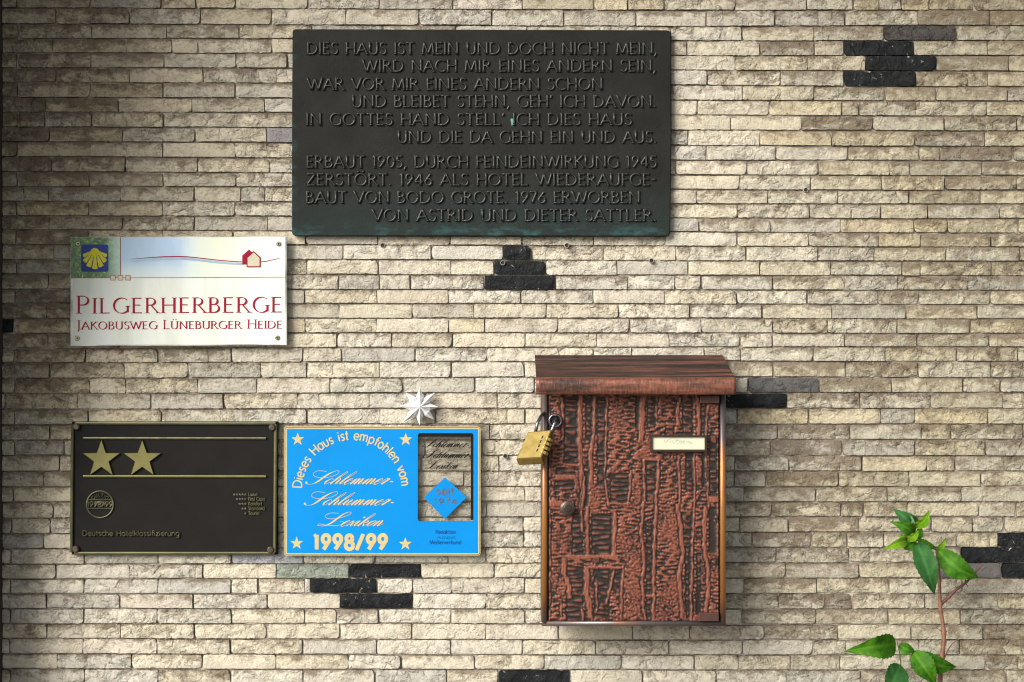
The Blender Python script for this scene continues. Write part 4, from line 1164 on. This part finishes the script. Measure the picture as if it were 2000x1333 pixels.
def ridge(pts, wd, lvl=.95):
    global H
    ys = [p[1] for p in pts]; xs_ = [p[0] for p in pts]
    cx = np.interp(yy[:, 0], ys, xs_)[:, None]
    cov = np.clip((np.minimum(yy-ys[0], ys[-1]-yy))/2+.5, 0, 1)
    dd_ = np.abs(xx-cx+wob*.45)
    m = np.clip((wd/2+wobx*.75+fine*.2-dd_)/1.6+.5, 0, 1)*cov
    grv = np.clip((wd/2+2.0+wobx*.8-dd_)/1.2+.5, 0, 1)*cov*np.clip(.85+.3*rungj, 0, 1)
    H = H*(1-grv) + .08*grv
    top_ = lvl*.9 - .10*np.clip(dd_/(wd/2+.1), 0, 1)**2 + .09*fine
    H = H*(1-m) + top_*m
fine = 0
fine = fftnoise(hpx, wpx, 3, 7, 35, ax=1.0, ay=6)
def hband(x0, x1, yc, wd, lvl=.92):
    global H
    dd_ = np.abs(yy-yc+wob*.5); cov = np.clip(np.minimum(xx-x0, x1-xx)/2+.5, 0, 1)
    m = np.clip((wd/2+wobx*.5-dd_)/1.6+.5, 0, 1)*cov
    H = H*(1-m) + (lvl+.05*fine)*m
for a in [(1102,1130,776,906),(1144,1156,774,862),(1167,1184,774,948),(1241,1249,774,838,False),(1264,1280,774,836),(1332,1354,774,852),(1368,1380,790,852),(1386,1401,852,972),
          (1262,1283,900,978),(1192,1229,925,989),(1340,1354,884,960),(1139,1149,922,992,False),(1155,1194,1004,1084),(1118,1140,996,1083),(1106,1140,1106,1211),(1160,1191,1112,1208),(1198,1214,1114,1152),
          (1331,1352,1000,1062),(1339,1348,1062,1208),(1385,1397,992,1080,False),(1361,1370,1080,1158),(1361,1369,1158,1200,False),(1262,1276,1020,1162),(1262,1275,1162,1211),(1086,1124,913,927),(1083,1123,938,958),(1371,1378,886,952,False),
          (1299,1318,822,850,True)]:
    ladder(*a)
for pts, wd in [([(1135,772),(1131,850),(1134,900),(1138,960),(1135,1000)],10),([(1162,772),(1160,850),(1153,900),(1155,948)],8),([(1187,772),(1184,850),(1182,930),(1190,990)],5),
          ([(1257,774),(1252,862)],13),([(1362,776),(1366,810),(1366,850)],8),([(1383,790),(1379,850),(1380,915)],5),([(1148,990),(1147,1040),(1148,1083)],7),([(1200,1000),(1200,1030),(1199,1086)],9),
          ([(1103,1090),(1102,1120),(1112,1146),(1113,1170)],11),([(1146,1106),(1145,1150),(1153,1208)],12),([(1217,1104),(1214,1160),(1213,1211)],5),([(1257,960),(1253,1050),(1258,1090),(1255,1150),(1260,1211)],6),
          ([(1287,900),(1281,1000),(1278,1080),(1277,1212)],7),([(1357,990),(1353,1050),(1351,1120),(1350,1212)],5),([(1323,985),(1330,1040),(1335,1080),(1327,1120),(1332,1208)],9),
          ([(1232,918),(1231,960),(1227,990)],5),([(1098,776),(1101,858)],6),([(1377,990),(1375,1070),(1384,1110),(1380,1200)],9),([(1258,898),(1259,980)],5),([(1356,884),(1357,952),(1356,992)],5),([(1325,890),(1329,985)],5),
          ([(1383,915),(1384,992)],4),([(1401,980),(1401,1080)],3),([(1143,930),(1137,1000),(1136,1040)],6),([(1199,1112),(1192,1150),(1186,1180)],5),([(1166,1138),(1165,1195)],4),([(1095,1170),(1097,1205)],4),([(1137,1190),(1139,1211)],6),
          ([(1282,776),(1283,828)],3),([(1329,776),(1322,820),(1325,832)],6),([(1074,780),(1075,1205)],2.5)]:
    ridge(pts, wd*.88)
for a in [(1108,1208,1088,8),(1258,1288,898,5),(1186,1232,985,4),(1100,1132,908,5),(1085,1125,932,8),(1074,1100,984,14),(1150,1218,1108,5),(1282,1325,829,4),(1262,1278,1163,4),(1385,1402,976,10)]:
    hband(*a)
H = H + .02*fftnoise(hpx, wpx, 2.5, 5, 36)
# light smoothing
K = np.array([.25,.5,.25])
for ax_ in (0, 1):
    H = np.apply_along_axis(lambda v_: np.convolve(np.pad(v_, 1, mode='edge'), K, 'valid'), ax_, H)
H = np.clip(H, 0, 1.05)
st_ = 1.05; nxd = int(wpx/st_); nyd = int(hpx/st_)
ix = np.linspace(0, wpx-1.001, nxd+1); iy = np.linspace(0, hpx-1.001, nyd+1)
Hx = H[np.floor(iy).astype(int)][:, np.floor(ix).astype(int)]*.5 + H[np.minimum(np.floor(iy).astype(int)+1, hpx-1)][:, np.minimum(np.floor(ix).astype(int)+1, wpx-1)]*.5
dm0 = .1240
kk = (D-dm0)/D/1000
VX = (dx0+ix-1000)*kk; VZ = ZC-(dy0+iy-666.5)*kk
door = MB(); 
vs = np.zeros((nyd+1, nxd+1, 3)); vs[..., 0] = VX[None, :]; vs[..., 2] = VZ[:, None]; vs[..., 1] = -(dm0 + Hx*.0028)
door.v = [tuple(p) for p in vs.reshape(-1, 3)]
q = (np.arange(nyd)[:, None]*(nxd+1)+np.arange(nxd)[None, :]).ravel()
door.f = np.stack([q+nxd+1, q+nxd+2, q+1, q], 1).tolist()
rel_ = list(Hx.ravel())
ringi = list(range(nxd+1)) + [a*(nxd+1)+nxd for a in range(1, nyd+1)] + [nyd*(nxd+1)+c for c in range(nxd-1, -1, -1)] + [a*(nxd+1) for a in range(nyd-1, 0, -1)]
n0 = len(door.v); 
for i_ in ringi: p = door.v[i_]; door.v.append((p[0], -(dm0-.012), p[2])); rel_.append(.1)
for k in range(len(ringi)):
    k2 = (k+1) % len(ringi); door.f.append((ringi[k2], ringi[k], n0+k, n0+k2))
door.a['relief'] = ('FLOAT', rel_)
dob = door.obj('door', M_DOOR, mbx, smooth=True)

# lid: sloping sheet and rolled front lip
prof = []   # (y, z) from back to front
yb, zbk = -.002, P(0, 694, .0)[2]
df_ = .158
kf = (D-df_)/D/1000
zf = lambda py: ZC-(py-666.5)*kf
npf = 10
for k in range(npf+1):
    t = k/npf; prof.append((yb+(-.150-yb)*t, zbk+(zf(738)-zbk)*t))
x0b, x1b = P(1045, 0, 0)[0], P(1411, 0, 0)[0]; x0f, x1f = P(1047.5, 0, df_)[0], P(1437, 0, df_)[0]
def sheet_profile(mb, prof, xa, xb, nx, thick):
    n = len(prof); vs = []
    for side in (0, 1):
        for y, z, ny, nz in prof:
            for k in range(nx+1):
                x = xa + (xb-xa)*k/nx
                vs.append((x, y-ny*thick*side, z-nz*thick*side))
    A = n*(nx+1); fs = []
    for i in range(n-1):
        for k in range(nx):
            q = i*(nx+1)+k
            fs.append((q, q+nx+1, q+nx+2, q+1)); fs.append((A+q, A+q+1, A+q+nx+2, A+q+nx+1))
    for i in range(n-1):
        q = i*(nx+1); fs.append((q, A+q, A+q+nx+1, q+nx+1)); q += nx; fs.append((q, q+nx+1, A+q+nx+1, A+q))
    for k in range(nx):
        fs.append((k, k+1, A+k+1, A+k)); q = (n-1)*(nx+1)+k; fs.append((q, A+q, A+q+1, q+1))
    mb.add(vs, fs)
def with_norm(pr):
    o_ = []
    for i, (y, z) in enumerate(pr):
        a = pr[max(i-1, 0)]; b = pr[min(i+1, len(pr)-1)]; ty, tz = b[0]-a[0], b[1]-a[1]; l = math.hypot(ty, tz)
        o_.append((y, z, tz/l, -ty/l))
    return o_
m_ = MB(); sheet_profile(m_, with_norm(prof), x0f, x1f, 30, .003)
m_.obj('lid', M_ROOF, mbx, smooth=False, recalc=True)
lp = []
cy_, cz_ = -.150, zf(738)-.0128
for k in range(8):
    a = R(86 - k*11.5); lp.append((cy_ - .0120*math.cos(a), cz_ + .0128*math.sin(a)))
lp = [(-.1500, zf(738))] + lp + [(-.1612, zf(762)), (-.1600, zf(770.5)), (-.1570, zf(771.2))]
m_ = MB(); sheet_profile(m_, with_norm(lp), x0f-.0004, x1f+.0004, 60, .003)
m_.obj('lid_lip', M_LIP, mbx, smooth=True, recalc=True)
m_ = MB()
m_.box(xl+.001, xr-.001, -.118, -.004, zt-.002, zbk-.04)
m_.obj('neck', M_BOX, mbx)

# name plate, lock, hinges, eyelet
m_ = MB()
np_ = (1271, 851, 1381, 882.5); dn = .1345
for ax, ay, bx, by in ((1271,851,1381,854.2),(1271,878.6,1381,882.5),(1271,854.2,1274.3,878.6),(1376.5,854.2,1381,878.6)):
    m_.pbox(ax, ay, bx, by, .124, dn)
fr = m_.obj('name_frame', M_BOX, mbx)
m_ = MB(); m_.pbox(1274.3, 854.2, 1376.5, 878.6, .124, .1315); m_.obj('name_card', M_CARD, fr)
m_ = MB()
hw = [[(1297,858.5),(1298,863),(1300,865.5),(1303,862),(1305,858)],[(1308.5,861),(1308.5,866)],[(1308.6,858.2),(1309,858.9)],[(1317,861.5),(1314,860.8),(1312.5,863.5),(1314,866),(1318,865)],[(1322,857),(1321.6,863),(1323,866.3),(1325,865.4)],[(1319,860.5),(1326,860)],
      [(1330,861),(1327.5,862),(1327.5,865),(1330,866),(1332.4,864),(1331.5,861.3),(1330,861)],[(1335,861),(1335,866)],[(1335,863.2),(1337,861),(1339.5,861.2)],[(1341.6,861.4),(1341.6,866)],[(1341.7,858.4),(1342,859.1)],[(1348.5,861.8),(1345.5,861),(1344.2,863.5),(1345.6,866),(1348.3,864.5),(1348.6,862),(1348.9,865.6),(1351,866),(1353.5,865)]]
for k, s3 in enumerate(hw): m_.ribbon([(x, y+.4) for x, y in s3], [.62]*len(s3), .1318+.00005*(k % 3))
m_.obj('handwriting', M_PENCIL, fr)
lk = MB(); c = P(1108.3, 993.3, .132); lk.disc(c, .0134, -.124, -.1330, 28, .0018); lo_ = lk.obj('lock', M_BOLT, mbx)
m_ = MB(); c = P(1108.6, 993, .1352); m_.disc(c, .0082, -.134, -.1356, 22, .0006); cy2 = m_.obj('lock_cylinder', simple('lock_bronze', (.10,.075,.05), .35, .7, .2), lo_)
m_ = MB(); m_.box(c[0]-.0009, c[0]+.0009, -.1366, -.1358, c[2]-.001, c[2]+.0062); m_.disc((c[0]+.0002, 0, c[2]-.0012), .0019, -.1358, -.1367, 10); m_.obj('keyhole', M_DARK, lo_)
for ax, ay, bx, by in ((1367.5,774,1405,788),(1365.5,1198,1404,1214)):
    m_ = MB(); m_.pbox(ax, ay, bx, by, .120, .1335, .0008); h_ = m_.obj('hinge', simple('hinge_copper', (.13,.055,.042), .45, .4, .2), mbx)
    m_ = MB(); m_.pbox(ax+3, ay+2.5, bx-3, by-3, .1334, .1340); m_.obj('hinge_plate', simple('hinge_face', (.105,.05,.042), .5, .4, .2), h_)
c = P(1084.5, 822, .131)
m_ = MB(); n = 26; vs = []
for rr_, y in ((.0134, -.124), (.0130, -.1325), (.0112, -.1340), (.0094, -.1328), (.0090, -.126)):
    for k in range(n): a = 2*math.pi*k/n; vs.append((c[0]+rr_*math.cos(a), y, c[2]+rr_*math.sin(a)))
m_.add(vs, [(j*n+k, j*n+(k+1) % n, (j+1)*n+(k+1) % n, (j+1)*n+k) for j in range(4) for k in range(n)])
ey = m_.obj('eyelet', M_STEEL, mbx, smooth=True, recalc=True)
m_ = MB(); m_.disc(c, .0092, -.1255, -.1292, 20); m_.obj('eyelet_hole', M_DARK, ey)

# ------------------------------------------------------------------ combination padlock
pk = empty('padlock', P(1066, 840, .145), 'brass combination padlock hanging tilted from the left edge of the mailbox', 'padlock')
dk = .160
A_ = Vector(P(1031, 844, dk-.006)); B_ = Vector(P(1077, 839.5, dk-.004)); C_ = Vector(P(1056.6, 894.5, dk+.006)); E_ = Vector(P(1008, 897, dk+.004))
ux = (B_-A_).normalized(); dn_ = ((E_-A_)).normalized(); nrm = ux.cross(dn_).normalized()
if nrm.y > 0: nrm = -nrm
wA = (B_-A_).length
lA = (E_-A_).length
bk = -nrm*.019 + Vector((.0045, 0, -.0095))
def body_pt(u, v, t): return A_ + (B_-A_)*u*(1) + ((E_-A_)*(1-u)+(C_-B_)*u)*v + bk*t
m_ = MB()
g_ = .035
cs = []
for t, ins in ((0, g_), (.06, 0), (.94, 0), (1, g_)):
    for u, v in ((ins, ins), (1-ins, ins), (1-ins, 1-ins), (ins, 1-ins)): cs.append(body_pt(u, v, t))
fs = [(0,1,2,3), (15,14,13,12)]
for r_ in range(3):
    for k in range(4): k2 = (k+1) % 4; fs.append((r_*4+k, r_*4+4+k, r_*4+4+k2, r_*4+k2))
m_.add(cs, fs); m_.obj('lock_body', M_BRASS, pk, recalc=True)
for k in range(4):
    v0 = .20 + k*.155
    m_ = MB(); a = body_pt(.70, v0, -.01); b = body_pt(.70, v0+.10, -.01); e_ = body_pt(.76, v0+.10, -.01); f_ = body_pt(.76, v0, -.01)
    m_.add([a, b, e_, f_], [(0,1,2,3)]); m_.obj('number_window', M_DARK, pk)
    m_ = MB(); ctr_ = body_pt(.92, v0+.05, .42); axv = (body_pt(.92, 1, .4)-body_pt(.92, 0, .4)).normalized(); e1 = ux.copy(); e2 = axv.cross(e1).normalized(); e1 = e2.cross(axv).normalized()
    n = 18; vs = []
    for h_, rr_ in ((-.0030,.0088),(-.0024,.0100),(.0024,.0100),(.0030,.0088)):
        for j in range(n):
            q = 2*math.pi*j/n; rj = rr_*(1.0 if j % 2 else .93); vs.append(ctr_ + axv*h_ + (e1*math.cos(q)+e2*math.sin(q))*rj)
    fs = [(i*n+j, i*n+(j+1) % n, (i+1)*n+(j+1) % n, (i+1)*n+j) for i in range(3) for j in range(n)] + [tuple(range(n)), tuple(range(3*n, 4*n))]
    m_.add(vs, fs); m_.obj('number_dial', M_BRASS, pk, recalc=True)
pa = body_pt(.25, .01, .5); pb = body_pt(.90, .01, .5)
sp_ = [tuple(body_pt(.25, .12, .5)), tuple(pa), P(1048.5, 832, .148), P(1053, 820, .142), P(1058.5, 811, .134), P(1066, 806, .122), P(1075, 806.5, .118), P(1083, 812, .124), P(1086, 819, .133), P(1083.5, 827, .144), tuple(pb), tuple(body_pt(.90, .12, .5))]
m_ = MB(); m_.tube([p[:3] for p in catmull(sp_, 5)], .0031, 12); m_.obj('shackle', M_STEEL, pk, smooth=True, recalc=True)
del LL

# ------------------------------------------------------------------ plant in front of the wall
pt = empty('shrub', (P(1840, 0, .085)[0], -.085, 0.0), 'young green shrub with woody red brown stem in front of the wall, bottom right', 'plant')
def PT(l_, d=.085): return [P(p[0], p[1], p[2] if len(p) > 2 else d) for p in l_]
gx_ = P(1836, 1345, .085)
m_ = MB(); main = [(gx_[0]-.03, -.10, 0), (gx_[0]-.022, -.095, .25), (gx_[0]-.008, -.09, .50), (gx_[0], -.086, .70)] + PT([(1836,1333),(1838,1310),(1840,1284),(1842.5,1258),(1843.5,1239),(1841,1216),(1837.5,1195),(1836,1181),(1834.6,1139),(1833,1110),(1832.5,1099),(1829.5,1074)])
cm = catmull(main, 5); rad = [.0056 - .0031*(i/len(cm)) for i in range(len(cm))]
for i, p in enumerate(cm):
    for kx_, kz_ in ((1836,1178),(1843,1237),(1840,1286),(1832.5,1099)):
        c_ = P(kx_, kz_, .085)
        rad[i] += .0013*math.exp(-((p[2]-c_[2])/.004)**2)
m_.tube(cm, rad, 10); stem = m_.obj('stem', M_STEM, pt, smooth=True, recalc=True)
def twig(l_, r0, r1, mt, bumps=0):
    m_ = MB(); c_ = catmull(PT(l_), 6)
    rr_ = [r0+(r1-r0)*i/(len(c_)-1) + (.0008*max(0, math.sin(i*2.1)) if bumps else 0) for i in range(len(c_))]
    m_.tube(c_, rr_, 8); return m_.obj('twig', mt, pt, smooth=True, recalc=True)
twig([(1838,1180),(1852,1168),(1868,1152,.088),(1886,1139,.09),(1899.5,1124,.092),(1910,1112,.093),(1920,1104,.094)], .0030, .0011, M_TWIG, 1)
twig([(1843,1289),(1847,1280),(1852,1269),(1859,1259),(1866.5,1253)], .0016, .0008, M_TWIG)
twig([(1840,1291),(1832,1288,.092),(1820,1285.6,.10),(1809,1286.5,.108)], .0012, .0006, M_TWIG)
for a, b in (((1842,1237),(1829.5,1227.5)),((1845,1237),(1850,1233)),((1834,1100),(1838,1095)),((1885,1139),(1885,1127)),((1885,1139),(1891,1148)),((1868,1154),(1866,1145)),((1843,1290),(1838,1297))):
    twig([a, ((a[0]+b[0])/2+.6, (a[1]+b[1])/2-.4), b], .0013, .0005, M_TWIG)
twig([(1829.5,1075),(1822,1070,.09),(1808,1062,.095),(1797,1056,.10),(1788,1050,.10),(1784,1036,.10),(1783,1022,.10)], .0018, .0010, M_PETI)
twig([(1788,1056,.10),(1779,1057,.102),(1769,1053,.104),(1763,1045,.104)], .0012, .0007, M_PETI)
twig([(1764,1360,.10),(1761,1320,.10),(1758,1285,.10),(1754.5,1262,.10),(1752,1254,.10)], .0014, .0010, M_PETI)
twig([(1754.5,1262,.10),(1765,1264,.102),(1778,1269,.104),(1787,1273,.104)], .0012, .0009, M_PETI)
twig([(1761,1320,.10),(1761,1308,.102),(1758,1300,.104)], .0011, .0008, M_PETI)

def leaf(base, tip, hwid, mt, bend=0.0, curl=0.0, d0=.10, d1=.10, fold=.25, blunt=.42, asym=0.0, serr=.05, roll=0.0):
    """leaf blade: base and tip in photo pixels, half width hwid px, bend = sideways bow of the midrib"""
    nL, nW = 22, 4
    a = Vector(P(base[0], base[1], d0)); b = Vector(P(tip[0], tip[1], d1))
    ax = b-a; Ln = ax.length; ax.normalize()
    fwd = Vector((0, -1, 0)); side = ax.cross(fwd).normalized(); fwd = side.cross(ax).normalized()
    side, fwd = side*math.cos(roll)+fwd*math.sin(roll), fwd*math.cos(roll)-side*math.sin(roll)
    hw_ = hwid/1000*(D-d0)/D; vs = []; vn = []
    for i in range(nL+1):
        t = i/nL
        prof_ = (math.sin(math.pi*t**(.62+blunt*.5)))**.85 * (1-.28*t**3)
        if i == nL: prof_ = 0
        c_ = a + ax*Ln*t + side*(bend/1000*math.sin(math.pi*t)) + fwd*(.020*Ln/.08*math.sin(math.pi*t)*(1+curl) - curl*.01*t*t)
        for j in range(-nW, nW+1):
            s = j/nW
            e = 1 + (serr*(1 if i % 2 else -1) if abs(j) == nW else 0)
            ww = prof_*hw_*(1+asym*s)*e
            z = fold*abs(s)**1.3*ww + .0009*math.sin(t*21+abs(s)*5)*abs(s)
            vs.append(c_ + side*(s*ww) + fwd*z)
            lat = abs(((t*7.5 - abs(s)*1.1) % 1)-.5)*2
            vn.append(max(.9 if j == 0 else 0, .55 if (lat > .86 and 0 < abs(j) < nW) else 0))
    m_ = MB(); w2 = 2*nW+1
    m_.add(vs, [(i*w2+j, i*w2+j+1, (i+1)*w2+j+1, (i+1)*w2+j) for i in range(nL) for j in range(2*nW)])
    m_.a['vein'] = ('FLOAT', vn)
    return m_.obj('leaf', mt, pt, smooth=True)
leaf((1786,1038), (1744,994), 17, M_LEAFB, d0=.09, d1=.095, bend=3, blunt=.2)
leaf((1789,1058), (1796,1022), 8, M_LEAFD, d0=.088, d1=.09)
leaf((1786,1046), (1738,1019), 13, M_LEAFD, d0=.10, d1=.11, bend=5, blunt=.3)
leaf((1784,1031), (1815,996.5), 10.5, M_LEAFL, d0=.104, d1=.115, bend=3)
leaf((1783,1030), (1778.5,1006), 3.6, M_LEAFP, d0=.108, d1=.118, serr=0)
leaf((1774,1057), (1724,1074), 10, M_LEAFL, d0=.10, d1=.118, bend=5)
leaf((1772,1054), (1750,1044), 4.2, M_LEAFL, d0=.10, d1=.112)
leaf((1768,1052), (1761,1033), 3.2, M_LEAFP, d0=.104, d1=.112, serr=0)
leaf((1790,1058), (1765,1073), 14, M_LEAFD, d0=.098, d1=.106, blunt=.5)
leaf((1792,1054), (1829,1070), 10, M_LEAFD, d0=.094, d1=.10, bend=4)
leaf((1792,1060), (1825,1162), 22, M_LEAFB, d0=.106, d1=.118, bend=4, blunt=.1)
leaf((1772,1056), (1795,1036), 8.5, M_LEAFL, d0=.112, d1=.122)
leaf((1830,1074), (1847.5,1050.5), 6, M_LEAFL, d0=.09, d1=.10)
leaf((1832,1075), (1912,1129), 23, M_LEAFD, d0=.096, d1=.118, bend=9, blunt=.35)
leaf((1750,1259), (1648,1273), 24, M_LEAFD, d0=.10, d1=.125, bend=8, blunt=.05)
leaf((1787,1272), (1868,1303), 18, M_LEAFD, d0=.092, d1=.10, bend=7, blunt=.5)
leaf((1756,1260), (1787,1272), 12.5, M_LEAFD, d0=.104, d1=.112, bend=2)
leaf((1784,1272), (1829,1338), 22, M_LEAFD, d0=.108, d1=.125, bend=2, blunt=.15)
leaf((1759,1299), (1724,1362), 25, M_LEAFB, d0=.106, d1=.13, bend=4, blunt=.25)
